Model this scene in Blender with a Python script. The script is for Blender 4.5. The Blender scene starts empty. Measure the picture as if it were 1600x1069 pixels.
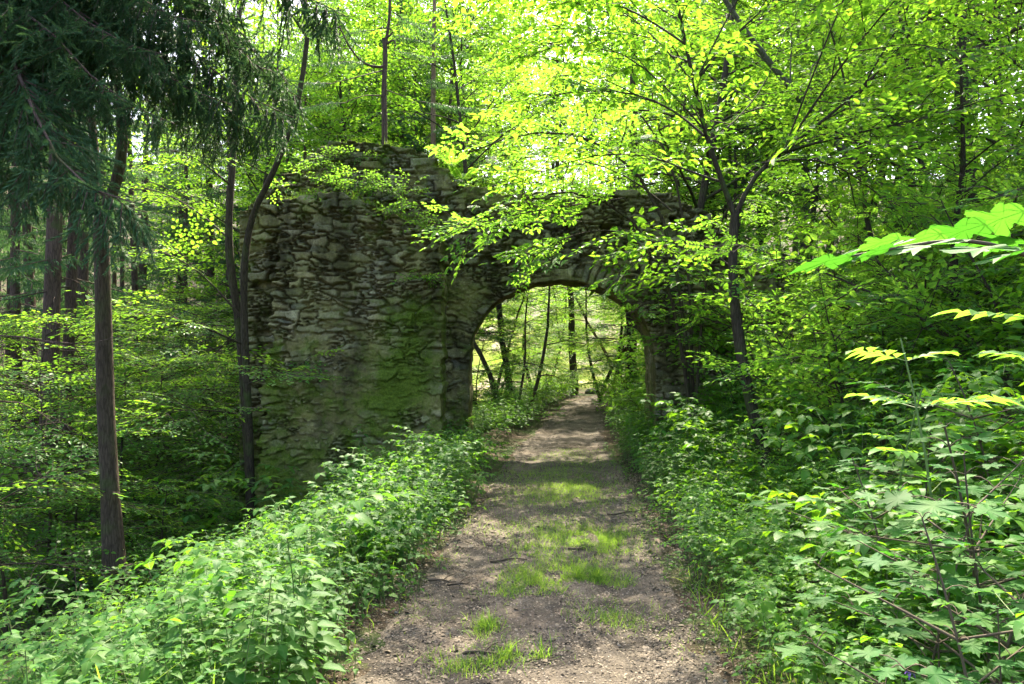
import bpy, math, numpy as np
from mathutils import Vector
R = math.radians
rng = np.random.default_rng(11)
C = bpy.context.scene.collection

# ------------------------------------------------------------------ camera
FOC, HOR, EYE = 1245.0, 560.0, 1.6
def at(px, py, d):                       # a point of the place from where it is seen and how far away it stands
    return np.array([(px - 800) / FOC * d, d, EYE + (HOR - py) / FOC * d])

cam = bpy.data.cameras.new('camera'); cam.sensor_width = 36; cam.lens = 36 * FOC / 1600
cam.shift_y = (HOR - 534.5) / 1600; cam.clip_end = 2000; cam.clip_start = .05
co = bpy.data.objects.new('camera', cam); C.objects.link(co)
co.location = (0, 0, EYE); co.rotation_euler = (R(90), 0, 0)
bpy.context.scene.camera = co

# ------------------------------------------------------------------ light
SUN_EL, SUN_AZ = 52, 9
sc = bpy.context.scene
w = bpy.data.worlds.new('World'); sc.world = w; w.use_nodes = True
nt = w.node_tree; bg = nt.nodes['Background']
sky = nt.nodes.new('ShaderNodeTexSky'); sky.sky_type = 'NISHITA'; sky.sun_disc = False
sky.air_density = .7; sky.dust_density = 4.; sky.ozone_density = .4; sky.sun_elevation = R(SUN_EL); sky.sun_rotation = R(SUN_AZ)
nt.links.new(sky.outputs[0], bg.inputs[0]); bg.inputs[1].default_value = .15
sl = bpy.data.lights.new('sun', 'SUN'); sl.energy = 3.3; sl.angle = R(.6); sl.color = (1, .90, .72)
so = bpy.data.objects.new('sun', sl); C.objects.link(so)
sd = Vector((math.sin(R(SUN_AZ)) * math.cos(R(SUN_EL)), math.cos(R(SUN_AZ)) * math.cos(R(SUN_EL)), math.sin(R(SUN_EL))))
so.rotation_euler = (-sd).to_track_quat('-Z', 'Y').to_euler(); so.location = sd * 60
vs = sc.view_settings; vs.view_transform = 'Standard'; vs.look = 'None'; vs.exposure = 2.88; vs.gamma = 1
cy = sc.cycles
cy.max_bounces = 9; cy.diffuse_bounces = 5; cy.glossy_bounces = 2; cy.transmission_bounces = 6; cy.transparent_max_bounces = 4
cy.caustics_reflective = False; cy.caustics_refractive = False; cy.sample_clamp_indirect = 6
cy.use_denoising = True

# ------------------------------------------------------------------ noise
def hsh(ix, iy, iz, seed):
    n = (ix.astype(np.int64) * 73856093) ^ (iy.astype(np.int64) * 19349663) ^ (iz.astype(np.int64) * 83492791) ^ (seed * 2654435761)
    n = (n ^ (n >> 13)) * 1274126177
    n = (n ^ (n >> 16)) & 0xffffff
    return n / float(0xffffff)
def vn(x, y, z=0., seed=0):
    x, y, z = np.broadcast_arrays(np.asarray(x, float), np.asarray(y, float), np.asarray(z, float))
    fx, fy, fz = np.floor(x), np.floor(y), np.floor(z)
    u, v, t = x - fx, y - fy, z - fz
    u, v, t = [a * a * (3 - 2 * a) for a in (u, v, t)]
    i, j, k = fx.astype(int), fy.astype(int), fz.astype(int)
    def L(a, b, s): return a + (b - a) * s
    c = lambda a, b, d: hsh(i + a, j + b, k + d, seed)
    return L(L(L(c(0,0,0), c(1,0,0), u), L(c(0,1,0), c(1,1,0), u), v), L(L(c(0,0,1), c(1,0,1), u), L(c(0,1,1), c(1,1,1), u), v), t) * 2 - 1
def fbm(x, y, z=0., o=4, seed=0):
    s, a, n = 0., .5, 1.
    for q in range(o):
        s = s + a * vn(np.asarray(x) * n, np.asarray(y) * n, np.asarray(z) * n, seed + q); a *= .5; n *= 2.03
    return s
def sst(a, b, x):
    t = np.clip((x - a) / (b - a), 0, 1); return t * t * (3 - 2 * t)
def unit(v):
    return v / np.maximum(np.linalg.norm(v, axis=-1, keepdims=True), 1e-9)

# ------------------------------------------------------------------ mesh collecting
class Tm:                                 # flat template
    pass
class MB:
    def __init__(s): s.V = []; s.n = 0; s.F = []
    def add(s, v, f, mat=0, uv=None):
        f = np.asarray(f, int)
        if len(f) == 0: return
        s.V.append(np.asarray(v, float)); s.F.append((f + s.n, mat, uv)); s.n += len(v)
    def flat(s):
        t = Tm(); t.v = np.concatenate(s.V); t.F = s.F; return t
    def inst(s, tm, M, T):
        M = np.asarray(M, float); T = np.asarray(T, float); N = len(T)
        if N == 0: return
        if isinstance(tm, MB): tm = tm.flat()
        nv = len(tm.v)
        v = (np.einsum('nij,vj->nvi', M, tm.v) + T[:, None]).reshape(-1, 3)
        off = (np.arange(N) * nv)[:, None, None] + s.n
        for f, m, uv in tm.F:
            u = None if uv is None else np.tile(uv, (N, 1, 1))
            s.F.append(((f[None] + off).reshape(-1, f.shape[1]), m, u))
        s.V.append(v); s.n += N * nv
    def mesh(s, name, mats, smooth=True):
        me = bpy.data.meshes.new(name)
        v = np.concatenate(s.V)
        me.vertices.add(len(v)); me.vertices.foreach_set('co', v.astype(np.float32).ravel())
        li = np.concatenate([f.ravel() for f, _, _ in s.F])
        tot = np.concatenate([np.full(len(f), f.shape[1]) for f, _, _ in s.F])
        st = np.concatenate([[0], np.cumsum(tot)[:-1]])
        mi = np.concatenate([np.full(len(f), m) for f, m, _ in s.F])
        me.loops.add(len(li)); me.loops.foreach_set('vertex_index', li.astype(np.int32))
        me.polygons.add(len(tot)); me.polygons.foreach_set('loop_start', st.astype(np.int32))
        me.polygons.foreach_set('material_index', mi.astype(np.int32))
        me.polygons.foreach_set('use_smooth', np.full(len(tot), smooth))
        if any(u is not None for _, _, u in s.F):
            uvl = me.uv_layers.new(name='uv')
            uv = np.concatenate([np.zeros((f.size, 2)) if u is None else np.asarray(u, float).reshape(-1, 2) for f, _, u in s.F])
            uvl.data.foreach_set('uv', uv.astype(np.float32).ravel())
        me.update(calc_edges=True)
        for m in mats: me.materials.append(m)
        return me
def part(name, me, parent=None):
    if isinstance(me, tuple): me = me[0].mesh(name, me[1], *me[2:])
    o = bpy.data.objects.new(name, me); C.objects.link(o)
    if parent is not None: o.parent = parent
    return o
def tag(o, label=None, cat=None, group=None, kind=None):
    if label: o['label'] = label
    if cat: o['category'] = cat
    if group: o['group'] = group
    if kind: o['kind'] = kind
    return o
def thing(name, label, cat, loc=(0, 0, 0), group=None):
    o = bpy.data.objects.new(name, None); C.objects.link(o); o.location = loc
    o.empty_display_size = .3
    return tag(o, label, cat, group)
def dup(root, loc, rz=0, s=1., label=None, tilt=(0, 0), group=None):
    r = root.copy(); C.objects.link(r); r.location = loc; r.rotation_euler = (tilt[0], tilt[1], rz); r.scale = (s, s, s)
    if label: r['label'] = label
    if group: r['group'] = group
    for ch in root.children:
        c = ch.copy(); C.objects.link(c); c.parent = r
    return r

def frames(d, up):
    X = unit(d); Z = unit(up - X * (up * X).sum(-1, keepdims=True)); Y = np.cross(Z, X)
    return np.stack([X, Y, Z], -1)
def yaw(a, tx=None, ty=None):             # upright plants: turned about z, leaning a little
    a = np.asarray(a, float); N = len(a)
    tx = np.zeros(N) if tx is None else tx; ty = np.zeros(N) if ty is None else ty
    up = unit(np.stack([tx, ty, np.ones(N)], -1)); h = np.stack([np.cos(a), np.sin(a), np.zeros(N)], -1)
    X = unit(h - up * (h * up).sum(-1, keepdims=True)); return np.stack([X, np.cross(up, X), up], -1)

def tube(mb, P, r, k=6, mat=0, rough=0., seed=0, cap=True):
    P = np.asarray(P, float); n = len(P); r = np.broadcast_to(np.asarray(r, float), (n,))
    T = unit(np.gradient(P, axis=0)); ref = np.array([0.31, 0.17, .93])
    if abs((T[0] * ref).sum()) > .97: ref = np.array([1., .1, 0])
    U = np.empty_like(P); u = ref
    for i in range(n):
        u = u - T[i] * (u @ T[i]); u = u / (np.linalg.norm(u) + 1e-9); U[i] = u
    W = np.cross(T, U); a = np.arange(k) / k * 2 * math.pi
    rr = r[:, None] * np.ones(k)
    if rough:
        ln = np.concatenate([[0], np.cumsum(np.linalg.norm(np.diff(P, axis=0), axis=1))])
        rr = rr * (1 + rough * fbm(np.cos(a)[None] * 1.6 + 5, np.sin(a)[None] * 1.6 + ln[:, None] * 2.2, ln[:, None] * .7, 3, seed) * 2)
    v = (P[:, None] + rr[..., None] * (np.cos(a)[None, :, None] * U[:, None] + np.sin(a)[None, :, None] * W[:, None])).reshape(-1, 3)
    i = np.arange(n - 1)[:, None] * k; j = np.arange(k)[None]; j2 = (j + 1) % k
    f = np.stack([i + j, i + j2, i + k + j2, i + k + j], -1).reshape(-1, 4)
    mb.add(v, f, mat)
def resample(P, n):
    P = np.asarray(P, float); m = len(P); t = np.arange(m); q = np.linspace(0, m - 1, n)
    out = np.stack([np.interp(q, t, P[:, c]) for c in range(P.shape[1])], -1)
    for _ in range(3): out[1:-1] = (out[:-2] + 2 * out[1:-1] + out[2:]) / 4
    return out

# ------------------------------------------------------------------ materials
def nodes(name):
    m = bpy.data.materials.new(name); m.use_nodes = True; t = m.node_tree; t.nodes.clear()
    out = t.nodes.new('ShaderNodeOutputMaterial')
    def N(kind, **kw):
        n = t.nodes.new('ShaderNode' + kind)
        for k, v in kw.items():
            if k[0] == '_': setattr(n, k[1:], v)
            else: n.inputs[k.replace('__', ' ')].default_value = v
        return n
    return m, t, out, N
def ramp(N, t, src, stops, interp='LINEAR'):
    r = N('ValToRGB'); cr = r.color_ramp; cr.interpolation = interp
    while len(cr.elements) > len(stops): cr.elements.remove(cr.elements[-1])
    while len(cr.elements) < len(stops): cr.elements.new(.5)
    for e, (p, c) in zip(cr.elements, stops):
        e.position = p; e.color = (c[0], c[1], c[2], 1) if len(c) > 2 else (c[0], c[0], c[0], 1)
    t.links.new(src, r.inputs[0]); return r.outputs[0]
def mixc(N, t, fac, a, b, mode='MIX'):
    m = N('Mix', _data_type='RGBA', _blend_type=mode)
    for s, v in ((0, fac), (6, a), (7, b)):
        if isinstance(v, (int, float)): m.inputs[s].default_value = v
        elif isinstance(v, tuple): m.inputs[s].default_value = (*v, 1)
        else: t.links.new(v, m.inputs[s])
    return m.outputs[2]
def math_(N, t, op, a, b=0.):
    m = N('Math', _operation=op)
    for s, v in ((0, a), (1, b)):
        if isinstance(v, (int, float)): m.inputs[s].default_value = v
        else: t.links.new(v, m.inputs[s])
    return m.outputs[0]

def leaf_mat(name, cols, trans, tfac=.45, rough=.42, vein=True, spec=.12):
    m, t, out, N = nodes(name)
    g = N('NewGeometry'); oi = N('ObjectInfo')
    r = math_(N, t, 'FRACT', math_(N, t, 'ADD', g.outputs['Random Per Island'], math_(N, t, 'MULTIPLY', oi.outputs['Random'], .37)))
    n = len(cols)
    col = ramp(N, t, r, [(i / max(1, n - 1), c) for i, c in enumerate(cols)])
    tr = ramp(N, t, r, [(i / max(1, len(trans) - 1), c) for i, c in enumerate(trans)])
    if vein == 'palm':
        uv = N('UVMap'); sx = N('SeparateXYZ'); t.links.new(uv.outputs[0], sx.inputs[0])
        yy = math_(N, t, 'MULTIPLY', math_(N, t, 'SUBTRACT', sx.outputs[0], .5), 1.4); an = math_(N, t, 'ABSOLUTE', math_(N, t, 'ARCTAN2', yy, sx.outputs[1]))
        rad_ = math_(N, t, 'SQRT', math_(N, t, 'ADD', math_(N, t, 'MULTIPLY', yy, yy), math_(N, t, 'MULTIPLY', sx.outputs[1], sx.outputs[1])))
        dv = math_(N, t, 'MINIMUM', math_(N, t, 'MINIMUM', an, math_(N, t, 'ABSOLUTE', math_(N, t, 'SUBTRACT', an, .83))), math_(N, t, 'ABSOLUTE', math_(N, t, 'SUBTRACT', an, 1.45)))
        mid = math_(N, t, 'LESS_THAN', math_(N, t, 'MULTIPLY', dv, rad_), .015)
        sd2 = math_(N, t, 'LESS_THAN', math_(N, t, 'FRACT', math_(N, t, 'SUBTRACT', math_(N, t, 'MULTIPLY', rad_, 9.), math_(N, t, 'MULTIPLY', dv, 5.))), .12)
        vv = math_(N, t, 'MAXIMUM', mid, math_(N, t, 'MULTIPLY', sd2, .4))
        col = mixc(N, t, math_(N, t, 'MULTIPLY', vv, .3), col, (.10, .19, .05)); tr = mixc(N, t, math_(N, t, 'MULTIPLY', vv, .8), tr, (.03, .11, .008))
    elif vein:
        uv = N('UVMap'); sx = N('SeparateXYZ'); t.links.new(uv.outputs[0], sx.inputs[0])
        ax = math_(N, t, 'ABSOLUTE', math_(N, t, 'SUBTRACT', sx.outputs[0], .5))
        mid = math_(N, t, 'LESS_THAN', ax, .035)
        side = math_(N, t, 'FRACT', math_(N, t, 'SUBTRACT', math_(N, t, 'MULTIPLY', sx.outputs[1], 7.), math_(N, t, 'MULTIPLY', ax, 5.)))
        sv = math_(N, t, 'LESS_THAN', side, .13)
        vv = math_(N, t, 'MAXIMUM', mid, math_(N, t, 'MULTIPLY', sv, .5))
        col = mixc(N, t, math_(N, t, 'MULTIPLY', vv, .35), col, (.16, .24, .08))
        tr = mixc(N, t, math_(N, t, 'MULTIPLY', vv, .3), tr, (.10, .2, .02))
    tx = N('TexCoord'); nz = N('TexNoise', Scale=9.); t.links.new(tx.outputs['Object'], nz.inputs['Vector'])
    col = mixc(N, t, ramp(N, t, nz.outputs[0], [(.4, (0.,)), (.75, (.35,))]), col, (.10, .13, .02))
    p = N('BsdfPrincipled', Roughness=rough); p.inputs['Specular IOR Level'].default_value = spec
    t.links.new(col, p.inputs['Base Color'])
    tl = N('BsdfTranslucent'); t.links.new(tr, tl.inputs[0])
    mx = N('MixShader'); mx.inputs[0].default_value = tfac
    t.links.new(p.outputs[0], mx.inputs[1]); t.links.new(tl.outputs[0], mx.inputs[2]); t.links.new(mx.outputs[0], out.inputs[0])
    return m
def bark_mat(name, a, b, moss=.3, sc_=1., mosscol=(.05, .085, .015)):
    m, t, out, N = nodes(name)
    tx = N('TexCoord'); mp = N('Mapping'); mp.inputs['Scale'].default_value = (26 * sc_, 26 * sc_, 4. * sc_)
    t.links.new(tx.outputs['Object'], mp.inputs[0])
    n1 = N('TexNoise', Scale=1.6, Detail=8., Roughness=.75, Distortion=.6); t.links.new(mp.outputs[0], n1.inputs['Vector'])
    v1 = N('TexVoronoi', Scale=1.3, _feature='DISTANCE_TO_EDGE'); t.links.new(mp.outputs[0], v1.inputs['Vector'])
    col = ramp(N, t, n1.outputs[0], [(.3, a), (.7, b)])
    crack = ramp(N, t, math_(N, t, 'ADD', v1.outputs['Distance'], math_(N, t, 'MULTIPLY', n1.outputs[0], .25)), [(.08, (.5,)), (.3, (1.,))])
    col = mixc(N, t, 1., col, crack, 'MULTIPLY')
    n2 = N('TexNoise', Scale=2.3, Detail=5.); t.links.new(tx.outputs['Object'], n2.inputs['Vector'])
    col = mixc(N, t, ramp(N, t, n2.outputs[0], [(.62 - moss * .4, (0.,)), (.8 - moss * .3, (.85,))]), col, mosscol)
    p = N('BsdfPrincipled', Roughness=.9); p.inputs['Specular IOR Level'].default_value = .15
    t.links.new(col, p.inputs['Base Color'])
    bmp = N('Bump', Strength=.8, Distance=.02); t.links.new(math_(N, t, 'ADD', n1.outputs[0], v1.outputs['Distance']), bmp.inputs['Height'])
    t.links.new(bmp.outputs[0], p.inputs['Normal']); t.links.new(p.outputs[0], out.inputs[0])
    return m
def plain(name, c1, c2, rough=.8, scale=20.):
    m, t, out, N = nodes(name)
    g = N('NewGeometry'); tx = N('TexCoord'); nz = N('TexNoise', Scale=scale, Detail=4.); t.links.new(tx.outputs['Object'], nz.inputs['Vector'])
    r = math_(N, t, 'ADD', math_(N, t, 'MULTIPLY', g.outputs['Random Per Island'], .6), math_(N, t, 'MULTIPLY', nz.outputs[0], .4))
    p = N('BsdfPrincipled', Roughness=rough); p.inputs['Specular IOR Level'].default_value = .2
    t.links.new(ramp(N, t, r, [(.15, c1), (.85, c2)]), p.inputs['Base Color']); t.links.new(p.outputs[0], out.inputs[0])
    return m

M_BALSAM = leaf_mat('balsam_leaf', [(.014, .07, .011), (.027, .105, .015), (.05, .135, .017)], [(.12, .36, .02), (.26, .5, .03)], .36, .55)
M_BRAMBLE = leaf_mat('bramble_leaf', [(.02, .10, .010), (.042, .15, .014), (.08, .19, .015)], [(.18, .46, .015), (.34, .60, .02)], .44, .5)
M_MAPLE = leaf_mat('maple_leaf', [(.018, .085, .018), (.03, .115, .02), (.055, .145, .024)], [(.06, .27, .015), (.14, .40, .025)], .36, .6, 'palm')
M_BROAD = leaf_mat('broad_leaf', [(.04, .13, .02), (.06, .17, .025), (.09, .20, .03)], [(.20, .48, .025), (.36, .62, .035)], .48, .46)
M_ELDER = leaf_mat('elder_leaf', [(.04, .14, .025), (.06, .18, .03)], [(.24, .54, .035), (.36, .64, .05)], .5, .45)
M_BEECH = leaf_mat('beech_leaf', [(.02, .11, .018), (.04, .14, .02)], [(.22, .50, .03), (.38, .62, .04)], .46, .42)
M_FAR = leaf_mat('far_leaf', [(.035, .12, .025), (.07, .17, .03)], [(.24, .50, .03), (.40, .62, .05)], .5, .5, vein=False)
M_FERN = leaf_mat('fern_leaf', [(.05, .16, .02), (.07, .2, .03)], [(.28, .56, .04), (.36, .6, .05)], .48, .5, vein=False)
M_NEEDLE = leaf_mat('spruce_needle', [(.03, .088, .045), (.058, .13, .055)], [(.06, .16, .05), (.11, .2, .05)], .24, .55, vein=False)
M_NEEDLE_FAR = leaf_mat('spruce_needle_far', [(.022, .075, .04), (.045, .11, .05)], [(.08, .2, .05), (.14, .27, .06)], .32, .5, vein=False)
M_GRASS = leaf_mat('grass_blade', [(.06, .15, .025), (.10, .2, .03)], [(.28, .5, .04), (.40, .58, .06)], .42, .5, vein=False)
M_STEM = plain('green_stem', (.06, .12, .03), (.12, .16, .05), .6)
M_TWIG = plain('brown_twig', (.045, .032, .022), (.11, .085, .055), .85)
M_BARK = bark_mat('maple_bark', (.026, .02, .014), (.085, .066, .045), .2)
M_BARK_B = bark_mat('brown_bark', (.036, .026, .018), (.105, .08, .054), .2)
M_SPRUCE_BARK = bark_mat('spruce_bark', (.05, .034, .026), (.14, .095, .075), .12)
M_PINE_BARK = bark_mat('pine_bark', (.16, .10, .065), (.34, .23, .16), .0)
M_GREY_BARK = bark_mat('grey_bark', (.07, .062, .052), (.17, .155, .125), .35)
M_UMBEL = plain('cream_blossom', (.55, .55, .42), (.78, .78, .66), .7)
M_CHIP = plain('dry_leaf_chip', (.022, .016, .011), (.235, .19, .135), .85)
M_PURPLE = plain('purple_petal', (.16, .07, .32), (.28, .15, .5), .6)
M_ROCK = plain('grey_rock', (.05, .05, .042), (.14, .13, .11), .9, 6.)

def wall_mat():
    m, t, out, N = nodes('rubble_stone')
    at_ = lambda n: N('Attribute', _attribute_name=n).outputs['Fac']
    tone, joint, plas = at_('tone'), at_('joint'), at_('plaster')
    tx = N('TexCoord'); ob = tx.outputs['Object']
    def noise(s, d=5., r=.6, dist=0.):
        n = N('TexNoise', Scale=s, Detail=d, Roughness=r, Distortion=dist); t.links.new(ob, n.inputs['Vector']); return n.outputs[0]
    stone = ramp(N, t, tone, [(0., (.10, .098, .08)), (.22, (.27, .245, .175)), (.42, (.20, .175, .115)), (.58, (.36, .30, .18)), (.74, (.15, .148, .12)), (.88, (.44, .39, .27)), (1., (.26, .22, .13))])
    grain = noise(28., 7., .75)
    stone = mixc(N, t, .75, stone, ramp(N, t, grain, [(.3, (.3,)), (.7, (1.9,))]), 'MULTIPLY')
    mort = ramp(N, t, noise(9., 6., .7), [(.3, (.045, .037, .018)), (.7, (.16, .125, .058))])
    col = mixc(N, t, joint, mort, stone)
    pl = ramp(N, t, noise(3.2, 8., .72, .6), [(.30, (.04, .036, .018)), (.45, (.15, .125, .06)), (.57, (.25, .21, .10)), (.72, (.42, .36, .19))])
    pl = mixc(N, t, .7, pl, ramp(N, t, noise(17., 8., .8), [(.36, (.25,)), (.66, (1.9,))]), 'MULTIPLY')
    col = mixc(N, t, math_(N, t, 'MULTIPLY', plas, .85), col, pl)
    # yellow-green algae film, deep green moss, dark seep stains
    col = mixc(N, t, ramp(N, t, noise(1.7, 6., .65, .4), [(.36, (.0,)), (.60, (.5,))]), col, (.23, .225, .05))
    open_joint = math_(N, t, 'MULTIPLY', math_(N, t, 'SUBTRACT', 1., joint), math_(N, t, 'SUBTRACT', 1., plas)); col = mixc(N, t, math_(N, t, 'MULTIPLY', open_joint, .62), col, mort)  # dirt-filled mortar colour laid back over the algae in unplastered joints
    mp = N('Mapping'); mp.inputs['Scale'].default_value = (1.6, 1.6, .55); t.links.new(ob, mp.inputs[0])
    st = N('TexNoise', Scale=1.3, Detail=6., Roughness=.6); t.links.new(mp.outputs[0], st.inputs['Vector'])
    col = mixc(N, t, ramp(N, t, st.outputs[0], [(.45, (0.,)), (.62, (.78,))]), col, (.04, .036, .017))
    mo = noise(2.6, 8., .72, .3)
    moss_zone = at_('moss')
    mk = ramp(N, t, math_(N, t, 'ADD', mo, math_(N, t, 'MULTIPLY', moss_zone, .33)), [(.56, (0.,)), (.77, (.9,))])
    mosscol = ramp(N, t, noise(40., 3.), [(.3, (.04, .085, .006)), (.7, (.15, .21, .02))])
    col = mixc(N, t, mk, col, mosscol)
    li = noise(15., 3., .5); col = mixc(N, t, ramp(N, t, li, [(.70, (0.,)), (.74, (.55,))]), col, (.27, .27, .19))
    p = N('BsdfPrincipled', Roughness=.92); p.inputs['Specular IOR Level'].default_value = .15
    t.links.new(col, p.inputs['Base Color'])
    b1 = N('Bump', Strength=1., Distance=.035); t.links.new(math_(N, t, 'ADD', noise(34., 8., .75), noise(9., 5.)), b1.inputs['Height'])
    t.links.new(b1.outputs[0], p.inputs['Normal']); t.links.new(p.outputs[0], out.inputs[0])
    return m
M_WALL = wall_mat()

def ground_mat():
    m, t, out, N = nodes('forest_floor')
    tx = N('TexCoord'); ob = tx.outputs['Object']
    def noise(s, d=5., r=.6):
        n = N('TexNoise', Scale=s, Detail=d, Roughness=r); t.links.new(ob, n.inputs['Vector']); return n.outputs[0]
    vor = N('TexVoronoi', Scale=22.); t.links.new(ob, vor.inputs['Vector'])
    col = ramp(N, t, noise(6., 8., .75), [(.25, (.03, .022, .014)), (.5, (.075, .055, .035)), (.75, (.15, .11, .07))])
    col = mixc(N, t, .8, col, ramp(N, t, vor.outputs['Distance'], [(.1, (1.35,)), (.5, (.6,))]), 'MULTIPLY')
    col = mixc(N, t, ramp(N, t, noise(.9, 6.), [(.45, (0.,)), (.62, (.8,))]), col, (.045, .08, .018))
    pale = N('Attribute', _attribute_name='clearing').outputs['Fac']
    field = ramp(N, t, noise(.5, 6.), [(.32, (.12, .20, .03)), (.50, (.26, .30, .06)), (.58, (.42, .36, .26)), (.7, (.48, .40, .33))])
    col = mixc(N, t, pale, col, field)
    p = N('BsdfPrincipled', Roughness=.95); p.inputs['Specular IOR Level'].default_value = .1
    t.links.new(col, p.inputs['Base Color'])
    b = N('Bump', Strength=.8, Distance=.04); t.links.new(noise(18., 8., .75), b.inputs['Height'])
    t.links.new(b.outputs[0], p.inputs['Normal']); t.links.new(p.outputs[0], out.inputs[0])
    return m
def path_mat():
    m, t, out, N = nodes('path_soil')
    tx = N('TexCoord'); ob = tx.outputs['Object']
    def noise(s, d=5., r=.6, dist=0.):
        n = N('TexNoise', Scale=s, Detail=d, Roughness=r, Distortion=dist); t.links.new(ob, n.inputs['Vector']); return n.outputs[0]
    col = ramp(N, t, noise(2.1, 8., .7, .3), [(.30, (.024, .02, .015)), (.46, (.058, .048, .036)), (.60, (.105, .087, .065)), (.78, (.18, .152, .115))])
    grit = noise(75., 4., .8)
    col = mixc(N, t, .8, col, ramp(N, t, grit, [(.3, (.35,)), (.7, (1.7,))]), 'MULTIPLY')
    v = N('TexVoronoi', Scale=48.); t.links.new(ob, v.inputs['Vector'])
    peb = ramp(N, t, v.outputs['Distance'], [(.18, (1.,)), (.32, (0.,))])
    sep = N('SeparateColor'); t.links.new(v.outputs['Color'], sep.inputs[0])
    pebc = ramp(N, t, sep.outputs[1], [(0., (.10, .09, .08)), (1., (.34, .30, .25))])
    col = mixc(N, t, math_(N, t, 'MULTIPLY', peb, ramp(N, t, sep.outputs[0], [(.45, (0.,)), (.55, (.85,))])), col, pebc)
    col = mixc(N, t, ramp(N, t, noise(.8, 5.), [(.5, (0.,)), (.68, (.4,))]), col, (.15, .11, .075))
    p = N('BsdfPrincipled', Roughness=.92); p.inputs['Specular IOR Level'].default_value = .15
    t.links.new(col, p.inputs['Base Color'])
    b = N('Bump', Strength=1., Distance=.015); t.links.new(math_(N, t, 'ADD', noise(26., 8., .8), math_(N, t, 'MULTIPLY', peb, .3)), b.inputs['Height'])
    t.links.new(b.outputs[0], p.inputs['Normal']); t.links.new(p.outputs[0], out.inputs[0])
    return m

# ------------------------------------------------------------------ terrain
PY = [-10, 0, 3.9, 5.9, 8.3, 11, 15, 20, 25, 29, 33, 40]
PX = [0, 0, .13, .26, .52, .68, .95, 1.60, 2.35, 3.6, 5.5, 10]
HWY = [-10, 3.9, 6, 8.3, 11, 15, 20, 26, 40]
HWX = [1.0, .95, .95, .9, .9, .8, .72, .7, .7]
def pc(y): return np.interp(y, PY, PX)
def hw(y): return np.interp(y, HWY, HWX)
def H(x, y):
    x = np.asarray(x, float); y = np.asarray(y, float)
    s = x - pc(np.minimum(y, 27))
    far = sst(28, 46, y)
    zr = .10 * np.clip(s - 1.0, 0, 1.1) + .62 * np.maximum(0, s - 2.1)
    zr = 16 * np.tanh(zr / 16) * (1 - .72 * far)
    l = np.maximum(0, -s - 1.5)
    zl = -3.6 * np.tanh(l * .42 / 3.6) * (1 - .6 * sst(36, 60, y)) + .08 * sst(.9, 1.5, -s)
    zb = .30 * np.maximum(0, y - 37) * sst(37, 50, y); zb = 40 * np.tanh(zb / 40)
    ze = .3 * np.maximum(0, -x - 42); ze = 30 * np.tanh(ze / 30)
    rise = .02 * np.maximum(0, y - 18)
    z = zr + zl + zb + ze + rise
    k = sst(.8, 1.6, np.abs(s))
    return z + k * (.14 * fbm(x * .5, y * .5, 0, 3, 5) + .05 * fbm(x * 2, y * 2, 0, 2, 9)) + .015 * fbm(x * 1.3, y * 1.3, 0, 2, 3)
def Hs(x, y): return float(H(np.array([x]), np.array([y]))[0])

def axis(a, b, fa, fb, st, g=1.13):
    c = list(np.arange(fa, fb, st)); d, v = st, fb
    while v < b: c.append(v); d *= g; v += d
    c.append(b); d, v = st, fa - st; l = []
    while v > a: l.append(v); d *= g; v -= d
    l.append(a); return np.array(l[::-1] + c)
gx, gy = axis(-260, 260, -9, 10, .13), axis(-60, 330, -3, 30, .13)
X, Y = np.meshgrid(gx, gy)
s_ = np.abs(X - pc(np.minimum(Y, 40)))
Z = H(X, Y) - .07 * (1 - sst(.45, .8, s_ / (hw(Y) + .12))) * (Y < 34)
nx = len(gx); i = np.arange(len(gy) - 1)[:, None] * nx; j = np.arange(nx - 1)[None]
mb = MB(); mb.add(np.stack([X, Y, Z], -1).reshape(-1, 3), np.stack([i + j, i + j + 1, i + nx + j + 1, i + nx + j], -1).reshape(-1, 4))
g = tag(part('ground', (mb, [ground_mat()])), 'brown forest floor sloping down from the path to the valley', 'ground', kind='structure')
cl = sst(32, 38, Y) * (1 - sst(8, 14, np.abs(X - 1 - .05 * Y)))
a = g.data.attributes.new('clearing', 'FLOAT', 'POINT'); a.data.foreach_set('value', cl.ravel().astype(np.float32))

ys = np.concatenate([np.arange(-6, 14, .04), np.arange(14, 33, .1)]); us = np.linspace(-1.25, 1.25, 61)
U, Y = np.meshgrid(us, ys); wd = hw(Y) * (1 + .10 * fbm(Y * .9, np.sign(U) * 3, 0, 3, 21) + .06 * fbm(Y * 4, np.sign(U) * 7, 0, 2, 22))
X = pc(Y) + U * wd
rut = -.03 * np.exp(-((np.abs(U) - .55) / .16) ** 2)
Z = H(X, Y) + .012 + rut - .10 * sst(.92, 1.2, np.abs(U)) + .03 * fbm(X * 2.2, Y * 1.6, 0, 4, 31) * 1.2 + .014 * fbm(X * 11, Y * 11, 0, 3, 33)
nx = len(us); i = np.arange(len(ys) - 1)[:, None] * nx; j = np.arange(nx - 1)[None]
mb = MB(); mb.add(np.stack([X, Y, Z], -1).reshape(-1, 3), np.stack([i + j, i + j + 1, i + nx + j + 1, i + nx + j], -1).reshape(-1, 4))
tag(part('path', (mb, [path_mat()])), 'narrow earth path with grass in its middle leading through the arch', 'path', kind='structure')
def Zp(x, y):
    u = (x - pc(y)) / hw(y)
    return H(x, y) + .012 - .03 * np.exp(-((np.abs(u) - .55) / .16) ** 2) + .03 * fbm(x * 2.2, y * 1.6, 0, 4, 31) * 1.2 + .014 * fbm(x * 11, y * 11, 0, 3, 33)

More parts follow.
